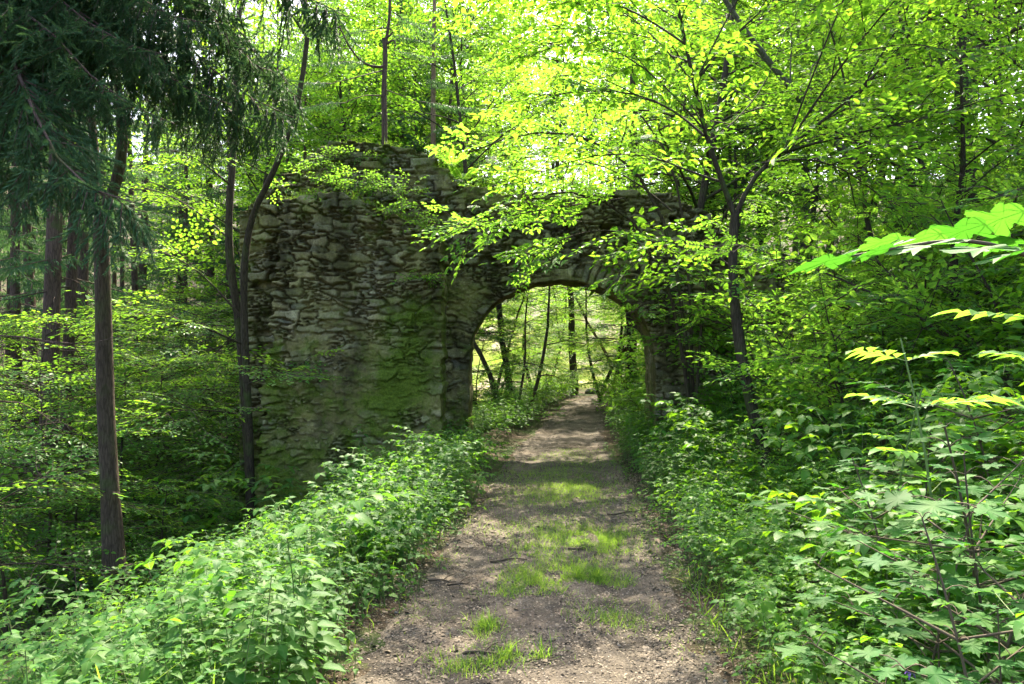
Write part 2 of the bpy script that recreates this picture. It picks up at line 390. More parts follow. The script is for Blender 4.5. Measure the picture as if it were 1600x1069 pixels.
# ------------------------------------------------------------------ masonry
def voro(u, v, cw, ch, seed, wmax=.42):
    """additively weighted blocky cells on a jittered brick lattice: distance to the edge, id and middle of the stone"""
    b = np.floor(v / ch).astype(int); F1 = np.full(u.shape, 9.); F2 = np.full(u.shape, 9.); sid = np.zeros(u.shape, int); uc = np.zeros(u.shape); vc = np.zeros(u.shape)
    for dj in (-2, -1, 0, 1, 2):
        jj = b + dj; off = hsh(jj, jj * 0 + 3, jj * 0, seed)
        a = np.floor(u / cw - off).astype(int)
        for di in (-2, -1, 0, 1, 2):
            ii = a + di; h = lambda k: hsh(ii, jj, ii * 0 + k, seed)
            cu = (ii + off + .5 + (h(1) - .5) * .85) * cw; cv = (jj + .5 + (h(2) - .5) * .8) * ch
            d = ((np.abs(u - cu) / cw) ** 4.5 + (np.abs(v - cv + (u - cu) * (h(4) - .5) * .28) / ch) ** 4.5) ** (1 / 4.5) - wmax * h(3) ** 1.5
            m = d < F1; F2 = np.where(m, F1, np.minimum(F2, d)); F1 = np.where(m, d, F1)
            sid = np.where(m, (ii & 1023) * 1024 + (jj & 1023), sid); uc = np.where(m, cu, uc); vc = np.where(m, cv, vc)
    return (F2 - F1) * ch * .5, sid, uc, vc
def rubble(u, v, seed):
    wu = u + .04 * fbm(u * 2.2, v * 2.2, 0, 2, seed) + .008 * fbm(u * 12, v * 12, 0, 3, seed + 5)
    wv = v + .06 * fbm(u * 1.1, v * 1.1, 0, 2, seed + 3) + .006 * fbm(u * 13, v * 13, 0, 3, seed + 7)
    e, sid, uc, vc = voro(wu, wv, .30, .116, seed)
    e2, s2, u2, v2 = voro(wu, wv, .21, .048, seed + 1)
    m = hsh(sid, sid * 0 + 7, sid * 0, seed) < .48
    e = np.where(m, np.minimum(e, e2), e); sid = np.where(m, s2 + 2000000, sid); uc = np.where(m, u2, uc); vc = np.where(m, v2, vc)
    return e, sid, uc, vc, wu, wv

def masonry(name, x0, x1, z0, z1, yf, depth, keep, plaster, moss, seed, parent, arch=None, hole=None, st=.0175):
    xs = np.arange(x0, x1 + st, st); zs = np.arange(z0, z1 + st, st)
    U, V = np.meshgrid(xs, zs)
    e, sid, uc, vc, wu, wv = rubble(U, V, seed)
    ga, gb = np.gradient(e, st); e = np.minimum(e / np.clip(np.hypot(ga, gb), .12, None), .12)
    h1 = lambda k: hsh(sid, sid * 0 + k, sid * 0, seed)
    gap = .004 + .014 * (fbm(U * 5, V * 5, 0, 2, seed + 60) + .5)
    prof = sst(0, .015, e - gap)
    pro = .012 + .07 * h1(1) ** 1.5 - .14 * (h1(9) < .035)
    tilt = (wu - uc) * (h1(2) - .5) * .14 + (wv - vc) * (h1(3) - .5) * .25
    h = prof * (.03 + pro + tilt) + .010 * fbm(U * 18, V * 18, sid * .37, 4, seed + 40) * (0.4 + prof) + .03 * fbm(U * 1.1, V * 1.1, 0, 3, seed + 50)
    tone = h1(4); joint = prof
    if arch:                                # radial voussoirs
        cx, zs_, a_, b_ = arch
        th = np.arctan2((V - zs_) / b_, (U - cx) / a_); q = np.hypot((U - cx) / a_, (V - zs_) / b_); dist = (q - 1) * (a_ + b_) / 2
        ring = (dist < .36 + .05 * fbm(U * 4, V * 4, 0, 2, 77)) & (V > zs_ - .02)
        ta = th * 1.45 / .105 + .25 * fbm(U * 5, V * 5, 0, 2, 78); ki = np.floor(ta).astype(int); fr = ta - ki
        ed = np.minimum(fr, 1 - fr) * .105; pf = sst(0, .014, ed - .006)
        hv = pf * (.015 + .035 * hsh(ki, ki * 0, ki * 0, 5)) + .008 * fbm(U * 20, V * 20, 0, 3, 79) - .03 * sst(.25, .4, dist)
        weather = sst(-.22, .25, fbm(U * 1.3, V * 1.3, 0, 3, 80))
        h = np.where(ring, hv * weather + (1 - weather) * h, h)
        tone = np.where(ring, hsh(ki, ki * 0, ki * 0 + 2, 6), tone); joint = np.where(ring, pf * weather + joint * (1 - weather), joint)
    pm = plaster(U, V)
    hp = .05 + .05 * fbm(U * 2.2, V * 2.2, 0, 5, seed + 70) + .034 * fbm(U * 9, V * 13, 0, 5, seed + 71) - .03 * sst(.25, .4, fbm(U * 5, V * 9, 0, 3, seed + 72))
    pm = np.where(h > hp + .03, pm * .25, pm)
    h = h * (1 - pm) + np.maximum(hp, h * .35 + .02) * pm
    if hole:
        for (hx, hz, hr) in hole:
            hm = sst(hr, hr * .8, np.maximum(np.abs(U - hx), np.abs(V - hz)) + .03 * fbm(U * 12, V * 12, 0, 2, 91)); h = h - .45 * hm
    kv = keep(U, V, uc, vc)                 # per-vertex
    kf = kv[:-1, :-1] & kv[1:, :-1] & kv[:-1, 1:] & kv[1:, 1:]
    used = np.zeros(U.shape, bool)
    for a in (slice(0, -1), slice(1, None)):
        for b in (slice(0, -1), slice(1, None)): used[a, b] |= kf
    # boundary edges: each kept cell's sides whose neighbour is missing
    pad = np.pad(kf, 1); cN = len(xs); idx = np.arange(U.size).reshape(U.shape)
    E = []
    for (di, dj), (p, q) in {(-1, 0): ((0, 0), (0, 1)), (1, 0): ((1, 1), (1, 0)), (0, -1): ((1, 0), (0, 0)), (0, 1): ((0, 1), (1, 1))}.items():
        nb = pad[1 + di:1 + di + kf.shape[0], 1 + dj:1 + dj + kf.shape[1]]
        ii, jj = np.nonzero(kf & ~nb); E.append(np.stack([idx[ii + p[0], jj + p[1]], idx[ii + q[0], jj + q[1]]], -1))
    E = np.concatenate(E)
    P = np.stack([U, yf - h, V], -1).reshape(-1, 3)
    for _ in range(3):                      # smooth the outline
        acc = np.zeros((len(P), 2)); cnt = np.zeros(len(P))
        for a, b in ((0, 1), (1, 0)):
            np.add.at(acc, E[:, a], P[E[:, b]][:, [0, 2]]); np.add.at(cnt, E[:, a], 1)
        bi = np.nonzero(cnt)[0]; P[np.ix_(bi, [0, 2])] = P[np.ix_(bi, [0, 2])] * .5 + acc[bi] / cnt[bi, None] * .5
    bi = np.unique(E)
    ii, jj = np.nonzero(kf); q4 = np.stack([idx[ii, jj], idx[ii, jj + 1], idx[ii + 1, jj + 1], idx[ii + 1, jj]], -1)
    nP = len(P); cols = {'tone': [tone.ravel()], 'joint': [joint.ravel()], 'plaster': [pm.ravel()], 'moss': [moss(U, V).ravel()]}
    verts = [P]; faces = [q4]
    NS = 22; pos = np.full(nP, -1); pos[bi] = np.arange(len(bi)); nb_ = len(bi); prev = bi.copy()
    for k in range(1, NS + 1):              # carry the outline back through the wall's thickness
        f = k / NS; ring_ = P[bi].copy(); yy = P[bi, 1] * (1 - f) + (yf + depth) * f
        nx_, nz_ = ring_[:, 0], ring_[:, 2]
        amp = .035 * math.sin(min(1, f * 3) * 1.57) * (1 if k < NS else .6)
        blk = fbm(nx_ * 4.5 + 3, yy * 4.5, nz_ * 4.5, 4, seed + 80)
        step_ = np.round(fbm(nx_ * 2.3, yy * 5, nz_ * 5.5, 2, seed + 84) * 3) / 3
        ring_[:, 0] += amp * (fbm(nx_ * 5, yy * 5, nz_ * 5, 3, seed + 81) + step_); ring_[:, 2] += amp * (blk + step_); ring_[:, 1] = yy
        base = nP + (k - 1) * nb_; cur = base + np.arange(nb_)
        a0, b0 = prev[pos[E[:, 0]]], prev[pos[E[:, 1]]]; a1, b1 = cur[pos[E[:, 0]]], cur[pos[E[:, 1]]]
        faces.append(np.stack([b0, a0, a1, b1], -1)); verts.append(ring_)
        cols['tone'].append(np.clip(blk + .5, 0, 1)); cols['joint'].append(np.clip(.6 + step_, 0, 1))
        cols['plaster'].append(sst(-.1, .3, fbm(nx_ * 1.2, yy * 1.2, nz_ * 1.2, 3, seed + 85)) * .7); cols['moss'].append(moss(nx_, nz_) + .25)
        prev = cur
    # back skin
    B = P.copy(); B[:, 1] = yf + depth + .03 * fbm(P[:, 0] * 4, P[:, 2] * 4, 0, 3, seed + 90)
    base = nP + NS * nb_; remap = base + np.arange(nP); remap[bi] = prev
    faces.append(remap[q4][:, ::-1]); verts.append(B)
    for k_ in cols: cols[k_].append(cols[k_][0] if k_ != 'plaster' else cols[k_][0] * 0 + .2)
    V_ = np.concatenate(verts); F_ = np.concatenate(faces)
    keepv = np.unique(F_); mp = np.zeros(len(V_), int); mp[keepv] = np.arange(len(keepv))
    mb = MB(); mb.add(V_[keepv], mp[F_])
    o = part(name, (mb, [M_WALL]), parent)
    for k_, v_ in cols.items():
        at_ = o.data.attributes.new(k_, 'FLOAT', 'POINT'); at_.data.foreach_set('value', np.concatenate(v_)[keepv].astype(np.float32))
    return o

gate = thing('ruined_gateway', 'mossy ruined stone gateway with a round arch over the path', 'ruin')
YA, YB = 13.5, 12.5
fx = lambda px, d: (px - 800) / FOC * d
fz = lambda py, d: EYE + (HOR - py) / FOC * d
top = np.array([(380, 330), (430, 285), (455, 262), (488, 232), (520, 220), (560, 219), (602, 224), (650, 234), (672, 240), (676, 262), (702, 268), (708, 288), (745, 292), (800, 306), (850, 300), (900, 310), (960, 300), (1010, 303), (1050, 300), (1085, 322), (1120, 350), (1200, 420)], float)
tx_, tz_ = fx(top[:, 0], YA), fz(top[:, 1], YA)
ARCH = (.85, 1.62, 1.57, 1.29)
def keep_a(U, V, uc, vc):
    n = .035 * fbm(U * 3, V * 3, 0, 3, 101) + .012 * fbm(U * 12, V * 12, 0, 2, 102)
    cx, zs_, a_, b_ = ARCH
    q = np.hypot((U - cx) / a_, (V - zs_) / b_)
    inside = ((V > zs_) & (q + n * .6 < 1)) | ((V <= zs_) & (np.abs(U - cx) + n * 1.2 < a_))
    k = (.55 * vc + .45 * V) + n < np.interp(.6 * uc + .4 * U, tx_, tz_)
    return k & ~inside
masonry('arch_wall', -4.6, 4.6, -1.2, 5.75, YA, 1.0, keep_a,
        lambda U, V: .8 * sst(.12, .32, fbm(U * 1.1, V * 1.1, 0, 4, 111)),
        lambda U, V: .25 * sst(4.2, 5.2, V) + .35 * sst(1.2, .0, V) + .15 * (U < 0), 3, gate, ARCH,
        [(fx(950, YA), fz(362, YA), .13), (fx(1052, YA), fz(345, YA), .07)])
bt = np.array([(400, 330), (436, 314), (470, 306), (530, 304), (575, 318), (610, 330), (660, 356), (692, 366), (720, 372)], float)
bx_, bz_ = fx(bt[:, 0], YB), fz(bt[:, 1], YB)
def keep_b(U, V, uc, vc):
    n = .05 * fbm(U * 2.4, V * 2.4, 0, 3, 121) + .02 * fbm(U * 11, V * 11, 0, 2, 122)
    left = np.interp(V, [-.4, 4.1], [fx(403, YB), fx(437, YB)])
    return (.5 * vc + .5 * V + n < np.interp(U, bx_, bz_)) & (.45 * uc + .55 * U > left + n) & (.22 * uc + .78 * U < fx(691, YB) + n * .5)
masonry('buttress', -4.4, -.9, -1.4, 4.5, YB, 1.02, keep_b,
        lambda U, V: np.clip(sst(2.3, 1.5, V + 1.1 * fbm(U * 1.1, V * 1.1, 0, 4, 131)), 0, 1) * (1 - .95 * sst(.08, .2, fbm(U * 1.9, V * 3.2, 0, 4, 133))),
        lambda U, V: .85 * np.exp(-((U + 1.75 + .15 * np.sin(V * 2)) / .42) ** 2) * sst(.2, 1.2, V) * sst(2.9, 2.2, V) + .30 * sst(2.4, 1.2, V) + .2 * sst(.8, .0, V) + .25 * sst(3.7, 4.1, V) + .28 * sst(-3.2, -3.8, U) * sst(2.6, 1.5, V), 8, gate)

# ------------------------------------------------------------------ leaf templates (axis +x, width y, up z)
def t_oval(wd=.52, fold=.10, droop=.10):      # eight-vertex curved leaf
    v = np.array([[0, 0, 0], [.3, -.5 * wd, fold], [.32, 0, 0.03], [.3, .5 * wd, fold], [.68, -.36 * wd, fold * .8 - droop * .5], [.68, 0, -droop * .4], [.68, .36 * wd, fold * .8 - droop * .5], [1, 0, -droop * 1.4]])
    tri = np.array([[0, 1, 2], [0, 2, 3], [4, 7, 5], [5, 7, 6]]); qd = np.array([[1, 4, 5, 2], [2, 5, 6, 3]])
    uv = np.stack([v[:, 1] / wd + .5, v[:, 0]], -1)
    mb = MB(); mb.add(v, tri, 0, uv[tri]); mb.F.append((qd, 0, uv[qd])); return mb
def t_oval6(wd=.52, fold=.09):                # light six-vertex leaf for crowns
    v = np.array([[0, 0, 0], [.28, -.5 * wd, fold], [.7, -.36 * wd, fold * .5], [1, 0, -.06], [.7, .36 * wd, fold * .5], [.28, .5 * wd, fold]])
    qd = np.array([[0, 1, 2, 3], [0, 3, 4, 5]]); uv = np.stack([v[:, 1] / wd + .5, v[:, 0]], -1)
    mb = MB(); mb.add(v, qd, 0, uv[qd]); return mb
def t_maple():
    half = [(-.05, .10), (-.03, .26), (.10, .40), (.05, .62), (.24, .50), (.36, .36), (.52, .52), (.60, .70), (.72, .46), (.66, .30), (.70, .17), (.84, .22), (.88, .10)]
    h2 = [half[0]]
    for (a0, b0), (a1, b1) in zip(half[:-1], half[1:]):
        mx, my, dx, dy = (a0 + a1) / 2, (b0 + b1) / 2, a1 - a0, b1 - b0; l = math.hypot(dx, dy)
        h2 += [(a0 + dx * .35 - dy * .02, b0 + dy * .35 + dx * .02), (mx - dy * .12, my + dx * .12), (a0 + dx * .68 - dy * .02, b0 + dy * .68 + dx * .02), (a1, b1)] if l > .1 else [(a1, b1)]
    half = h2
    pts = [(.0, 0)] + [(a, -b) for a, b in half] + [(1.08, 0)] + [(a, b) for a, b in half[::-1]]
    v = np.array([(a, b, .04 * abs(b) - .16 * (max(a, 0) ** 2 + .8 * b * b) + .04 * math.sin(9 * a + 5 * b)) for a, b in pts] + [(.34, 0, -.03)])
    n = len(pts); f = [(q, (q + 1) % n, n) for q in range(n)]
    f = np.array(f); uv = np.stack([v[:, 1] / 1.4 + .5, v[:, 0]], -1); mb = MB(); mb.add(v, f, 0, uv[f]); return mb
def arr(a): return np.asarray(a, float)
LEAF, LEAF6, MAPLE = t_oval(), t_oval6(), t_maple()
LEAFW = t_oval(.62, .08, .16); LEAFN = t_oval(.40, .12, .2); LEAF6W = t_oval6(.66, .07)

def put_leaves(mb, tm, pos, d, up, sc_):
    M = frames(arr(d), arr(up)) * np.asarray(sc_, float)[:, None, None]; mb.inst(tm, M, arr(pos))
def stick(mb, a, b, r0, r1, mat, k=3, bend=0.):
    P = np.linspace(arr(a), arr(b), 4); P[1:3, 2] += bend; tube(mb, P, np.linspace(r0, r1, 4), k, mat)

def t_spray(r, L=.6, leaf=.09, tm=LEAF6, side=4, step=.055, twig=True, pitch=.25):
    mb = MB(); pos, d, up, sz = [], [], [], []
    def run(a, b, l0):
        a, b = arr(a), arr(b); n = max(2, int(np.linalg.norm(b - a) / step)); t = unit(b - a); sgn = r.choice([-1, 1])
        for q in range(n + 1):
            f = (q + .4) / (n + .4) if q < n else 1.; p = a + (b - a) * f; p[2] -= .05 * f * f * L
            sgn = -sgn; ang = (0 if q == n else sgn * r.uniform(.7, 1.15)); c, s = math.cos(ang), math.sin(ang)
            pos.append(p); d.append([t[0] * c - t[1] * s, t[0] * s + t[1] * c, r.normal(-.12, pitch)])
            up.append([r.normal(0, pitch), r.normal(0, pitch), 1]); sz.append(l0 * r.uniform(.5, 1.2))
        if twig: tube(mb, np.linspace(a, b, 3), [.0045, .003, .0015], 3, 1)
    run([0, 0, 0], [L, 0, 0], leaf)
    for q in range(side):
        f = (q + .6) / (side + .6); sg = 1 if q % 2 else -1; l = L * (.62 - .38 * f) * r.uniform(.8, 1.2); a = r.uniform(.65, 1.0)
        p0 = arr([L * f, 0, -.03 * f * f * L]); run(p0, p0 + l * arr([math.cos(a), sg * math.sin(a), r.normal(-.05, .12)]), leaf * .92)
    put_leaves(mb, tm, pos, d, up, sz); return mb
def sprays(seed, n=5, **kw):
    r = np.random.default_rng(seed); return [t_spray(r, **kw) for _ in range(n)]

def limb(p0, d, L, n=7, droop=0., wob=.12, r=rng):
    P = [arr(p0)]; d = unit(arr(d))
    for q in range(n - 1):
        d = unit(d + r.normal(0, wob, 3) + arr([0, 0, -droop])); P.append(P[-1] + d * L / (n - 1))
    return np.array(P)
def dress(tb, cb, limbs, temps, r, sub=5, sublen=1.0, step=.28, scale=1., flat=.35, start=.25, rad0=.02, k=5, droop=.04, spread=1.):
    """limbs: list of (points, base radius). Adds the limb tubes, their side branches and the leaf sprays along them."""
    O, D = [], []
    for P, r0 in limbs:
        n = len(P)
        if r0 > 0: tube(tb, P, np.linspace(r0, max(.004, r0 * .25), n), k, 0, .08, int(r.integers(99)))
        tot = np.linalg.norm(np.diff(P, axis=0), axis=1).sum()
        for q in range(sub):
            f = start + (1 - start) * (q + r.uniform(.1, .9)) / sub; i = min(n - 2, int(f * (n - 1))); p = P[i] + (P[i + 1] - P[i]) * (f * (n - 1) - i)
            t = unit(P[i + 1] - P[i]); sg = 1 if (q % 2) else -1; h = unit(np.cross(t, [0, 0, 1.]) * sg + r.normal(0, .25, 3))
            l = sublen * r.uniform(.6, 1.25) * (1.1 - .5 * f)
            d = unit(t * .75 + h * spread + arr([0, 0, r.normal(.03, .2)]))
            S = limb(p, d, l, 6, droop, .13, r); tube(tb, S, np.linspace(max(.008, r0 * .35), .003, 6), 4, 0)
            m = max(2, int(l / step))
            for z in range(m):
                ff = (z + .7) / m * 5; a = min(4, int(ff)); pp = S[a] + (S[a + 1] - S[a]) * min(1, ff - a)
                O.append(pp); tt = unit(S[a + 1] - S[a]); hh = np.cross(tt, [0, 0, 1.]) * r.choice([-1, 1]) * r.uniform(.3, 1.1)
                D.append(tt + hh * (z < m - 1))
        m = max(2, int(tot * (1 - start) / step / 1.6))
        for z in range(m):
            f = start + (1 - start) * (z + .8) / m; f = min(f, .999); i = min(n - 2, int(f * (n - 1))); p = P[i] + (P[i + 1] - P[i]) * (f * (n - 1) - i)
            t = unit(P[i + 1] - P[i]); O.append(p); D.append(t + np.cross(t, [0, 0, 1.]) * r.choice([-1, 1]) * r.uniform(.2, 1.2) * (z < m - 1))
    O, D = arr(O), arr(D); D = unit(D); D[:, 2] *= .5; N = len(O); pick = r.integers(0, len(temps), N)
    D = D + r.normal(0, .12, D.shape)
    up = np.stack([r.normal(0, flat, N), r.normal(0, flat, N), np.ones(N)], -1); sc_ = scale * r.uniform(.7, 1.25, N)
    for q, tmp in enumerate(temps):
        m = pick == q
        if m.any(): cb.inst(tmp.flat(), frames(D[m], up[m]) * sc_[m][:, None, None], O[m])

def broadleaf(seed, Ht=9., base=2.2, rad=2.8, nb=16, tr=.11, temps=None, lean=.06, sub=5, step=.3, scale=1., up=.5, droop=.05, flat=.35, trunk_k=8, wob=.05, crownpow=.8):
    r = np.random.default_rng(seed); tb, cb = MB(), MB()
    d = unit(arr([r.normal(0, lean), r.normal(0, lean), 1])); P = [arr([0, 0, -.4])]; n = 16
    for q in range(n): d = unit(d + arr([r.normal(0, wob), r.normal(0, wob), .05])); P.append(P[-1] + d * (Ht * .95 + .4) / n)
    P = np.array(P); z = np.linspace(0, 1, n + 1); rr = tr * (1 - .88 * z) * (1 + .5 * np.exp(-z * 14)); tube(tb, P, rr, trunk_k, 0, .10, seed)
    L = []
    for q in range(nb):
        f = (base + (Ht - base) * (q + r.uniform(0, .9)) / nb) / Ht * .97; i = min(n - 1, int(f * n)); p = P[i] + (P[i + 1] - P[i]) * (f * n - i)
        a = q * 2.4 + r.normal(0, .4); g_ = (f * Ht - base) / (Ht - base); l = rad * (1 - g_ ** 2 * .75) ** crownpow * r.uniform(.7, 1.2)
        L.append((limb(p, [math.cos(a), math.sin(a), up * r.uniform(.5, 1.3) + .4 * g_], l, 8, droop, .1, r), max(.012, tr * (1 - f) * .5)))
    dress(tb, cb, L, temps, r, sub, rad * .42, step, scale, flat, .22, droop=.03)
    return tb, cb

def copies(name, label, cat, group, protos, spots):
    """protos: list of (part name, mesh) lists; spots: x, y, yaw, scale, tilt, which, (z). The first of each kind is the source, the rest are copies."""
    src = {}; out = []
    for sp in spots:
        x, y, rz, s, tilt, kd = sp[:6]; z = sp[6] if len(sp) > 6 else Hs(x, y) - .05
        if kd not in src:
            o = thing(name, label, cat, (x, y, z), group); o.rotation_euler = (tilt[0], tilt[1], rz); o.scale = (s, s, s)
            for pn, me in protos[kd]: part(pn, me, o)
            src[kd] = o
        else: o = dup(src[kd], (x, y, z), rz, s, None, tilt)
        out.append(o)
    return out
def kindmesh(tb, cb, bark, leafm, a='trunk', b='crown'):
    return [(a, tb.mesh(a, [bark])), (b, cb.mesh(b, [leafm, M_TWIG], False))]
#@@PLANTS
# ------------------------------------------------------------------ spray kinds
SP_BROAD = sprays(1, 6, L=.66, leaf=.125, step=.085)
SP_FAR = sprays(2, 4, L=.8, leaf=.16, step=.13, side=4, twig=False)
SP_BEECH = sprays(3, 5, L=.7, leaf=.085, tm=LEAF6W, step=.06, side=5, pitch=.12)
SP_BIG = sprays(4, 4, L=.55, leaf=.12, step=.075, side=3)
def t_pinnate(r, pairs=3, L=.2, leaf=.09, tm=LEAF6):
    mb = MB(); pos, d, up, sz = [], [], [], []
    for q in range(pairs):
        x = L * (.25 + .6 * q / max(1, pairs - 1)) if pairs > 1 else L * .5
        for sg in (-1, 1):
            pos.append([x, sg * .003, -.25 * x * x]); a = r.uniform(.8, 1.1); d.append([math.cos(a), sg * math.sin(a), r.normal(-.12, .1)]); up.append([r.normal(0, .12), r.normal(0, .12), 1]); sz.append(leaf * r.uniform(.8, 1.05))
    pos.append([L, 0, -.25 * L * L]); d.append([1, 0, -.2]); up.append([0, 0, 1]); sz.append(leaf * 1.15)
    put_leaves(mb, tm, pos, d, up, sz); x = np.linspace(0, L, 4); tube(mb, np.stack([x, 0 * x, -.25 * x * x], -1), .0022, 3, 1); return mb
def t_espray(r, pairs=3, L=.45, cl=.2, leaf=.09, n=3, tm=LEAF6):
    mb = MB(); P = [t_pinnate(r, pairs, cl, leaf, tm).flat() for _ in range(3)]
    for q in range(n):
        f = (q + .5) / n
        for sg in (-1, 1):
            a = r.uniform(.6, 1.1); mb.inst(P[r.integers(3)], frames(arr([[math.cos(a), sg * math.sin(a), r.normal(.12, .15)]]), arr([[r.normal(0, .2), r.normal(0, .2), 1]])) * r.uniform(.75, 1.1), arr([[L * f, 0, -.1 * f * f]]))
    mb.inst(P[0], frames(arr([[1, 0, 0.]]), arr([[0, 0, 1.]])), arr([[L, 0, -.1]]))
    tube(mb, arr([[0, 0, 0], [L * .5, 0, -.03], [L, 0, -.1]]), [.005, .004, .002], 3, 1); return mb
r_ = np.random.default_rng(5)
SP_ELDER = [t_espray(r_, 2, .45, .19, .105) for _ in range(4)]
SP_ROWAN = [t_espray(r_, 5, .3, .24, .062, 2) for _ in range(3)]

def plant(name, protos, pts, r, bed_mats, smin=.75, smax=1.2, lean=.12, mb=None, mod=None):
    """one mesh of many herbs for ground that nobody could count"""
    own = mb is None; mb = mb or MB(); N = len(pts); pick = r.integers(0, len(protos), N)
    for q, p in enumerate(protos):
        m = pick == q; n = int(m.sum())
        if n: mb.inst(p.flat(), yaw(r.uniform(0, 6.28, n), r.normal(0, lean, n), r.normal(0, lean, n)) * (r.uniform(smin, smax, n) * (1 if mod is None else mod[m]))[:, None, None], pts[m])
    return mb
def herb(r, h=.55, nl=13, leaf=.085, tm=LEAF, opp=False, bare=.35, out=.05):
    mb = MB(); pos, d, up, sz = [], [], [], []; kx, ky = r.normal(0, .08, 2); cur = lambda z: arr([kx * z * z / h, ky * z * z / h, z]); a = r.uniform(0, 6)
    n = nl // 2 if opp else nl
    for q in range(n):
        f = bare + (1 - bare) * ((q + .5) / n) ** .8; a += 1.571 if opp else 2.4
        for k in ((0, math.pi) if opp else (0,)):
            b = a + k + r.normal(0, .15); e = unit(arr([math.cos(b), math.sin(b), r.normal(.12, .15)])); l = leaf * (1.15 - .55 * f ** 3) * r.uniform(.75, 1.15)
            p = cur(h * f); s = p + e * out * (1.1 - .5 * f); stick(mb, p, s, .0016, .0011, 1)
            pos.append(s); d.append([e[0], e[1], r.normal(-.08, .15)]); up.append([r.normal(0, .15), r.normal(0, .15), 1]); sz.append(l)
    for q in range(4):
        b = q * 1.57 + a; pos.append(cur(h)); d.append([math.cos(b), math.sin(b), .35]); up.append([-math.cos(b) * .5, -math.sin(b) * .5, 1]); sz.append(leaf * .5)
    put_leaves(mb, tm, pos, d, up, sz); tube(mb, np.array([cur(z) for z in np.linspace(-.1, h, 6)]), np.linspace(.0045, .002, 6), 4, 1); return mb
def trifoliate(r, h=.6, n=9, leaf=.075, arch=.5, tm=LEAFW):
    mb = MB(); pos, d, up, sz = [], [], [], []; a0 = r.uniform(0, 6.28); h_ = arr([math.cos(a0), math.sin(a0), 0])
    cur = lambda t: h_ * arch * t ** 1.7 + arr([0, 0, h * math.sin(min(1.9, t * 1.75)) ])
    for q in range(n):
        t = .2 + .8 * (q + .5) / n; b = a0 + (1 if q % 2 else -1) * r.uniform(.6, 1.7); e = unit(arr([math.cos(b), math.sin(b), r.normal(.3, .15)])); p = cur(t); s = p + e * r.uniform(.05, .1); stick(mb, p, s, .0018, .0012, 1)
        l = leaf * r.uniform(.75, 1.2) * (1.1 - .3 * t)
        for k in (-1.15, 0, 1.15):
            c = b + k; pos.append(s + (arr([math.cos(b), math.sin(b), 0]) * .02 if k == 0 else 0)); d.append([math.cos(c), math.sin(c), r.normal(-.12, .15)]); up.append([r.normal(0, .2), r.normal(0, .2), 1]); sz.append(l * (1.15 if k == 0 else .95))
    put_leaves(mb, tm, pos, d, up, sz); tube(mb, np.array([cur(t) for t in np.linspace(-.05, 1, 9)]), np.linspace(.004, .002, 9), 4, 1); return mb
def fern(r, n=7, L=.5, tm=None, rise=.75):
    mb = MB()
    for q in range(n):
        a = q / n * 6.28 + r.normal(0, .3); l = L * r.uniform(.7, 1.1); hz = arr([math.cos(a), math.sin(a), 0]); P = np.array([hz * l * math.sin(t * 1.5) * .75 + arr([0, 0, rise * l * math.sin(t * 2.1)]) for t in np.linspace(0, 1, 20)])
        tube(mb, P, np.linspace(.003, .001, 20), 3, 1); T = unit(np.gradient(P, axis=0)); sd_ = arr([-math.sin(a), math.cos(a), 0]); pos, d, up, sz = [], [], [], []
        for i in range(2, 20):
            for sg in (-1, 1):
                f = i / 19; pos.append(P[i]); d.append(sd_ * sg + T[i] * .35); up.append(np.cross(T[i], sd_)); sz.append(l * .30 * math.sin(min(1., (f + .12) * 1.9) * 1.57) * (1.02 - f * .9))
        put_leaves(mb, LEAFN, pos, d, up, np.maximum(sz, .01))
    return mb
def maple_sapling(r, h=1.0, pairs=5, leaf=.13, lean=(0, 0)):
    mb = MB(); pos, d, up, sz = [], [], [], []; cur = lambda z: arr([lean[0] * z * z / h, lean[1] * z * z / h, z]); a = r.uniform(0, 3)
    def node(p, a, l, reach, nn=2):
        for k in range(nn):
            b = a + k * 6.283 / nn + r.normal(0, .2); e = unit(arr([math.cos(b), math.sin(b), r.normal(.32, .12)])); s = p + e * reach; stick(mb, p, s, .0022, .0015, 2, 3, .01)
            pos.append(s); d.append([e[0], e[1], r.normal(-.04, .1)]); up.append([r.normal(0, .11), r.normal(.06, .11), 1]); sz.append(l * r.uniform(.55, 1.1))
    for q in range(pairs):
        f = .32 + .68 * (q + .5) / pairs; a += 1.57; node(cur(h * f), a, leaf * (1.15 - .4 * f), leaf * (1.0 - .45 * f))
        if q in (1, 2, 3):                       # side shoots
            for k in (0, 1):
                b = a + .8 + k * 3.14 + r.normal(0, .3); e = unit(arr([math.cos(b), math.sin(b), .35])); p = cur(h * f); s = p + e * h * r.uniform(.28, .45); tube(mb, np.linspace(p, s, 4), [.005, .004, .003, .002], 4, 1)
                node(p + (s - p) * .55, b + 1.57, leaf * .8, leaf * .6); node(s, b + 1.57, leaf * .85, leaf * .7); node(s, b, leaf * .9, leaf * .55, 1)
    node(cur(h), a + .6, leaf * .6, leaf * .3); put_leaves(mb, MAPLE, pos, d, up, sz); tube(mb, np.array([cur(z) for z in np.linspace(-.1, h, 8)]), np.linspace(.009, .003, 8), 5, 1); return mb

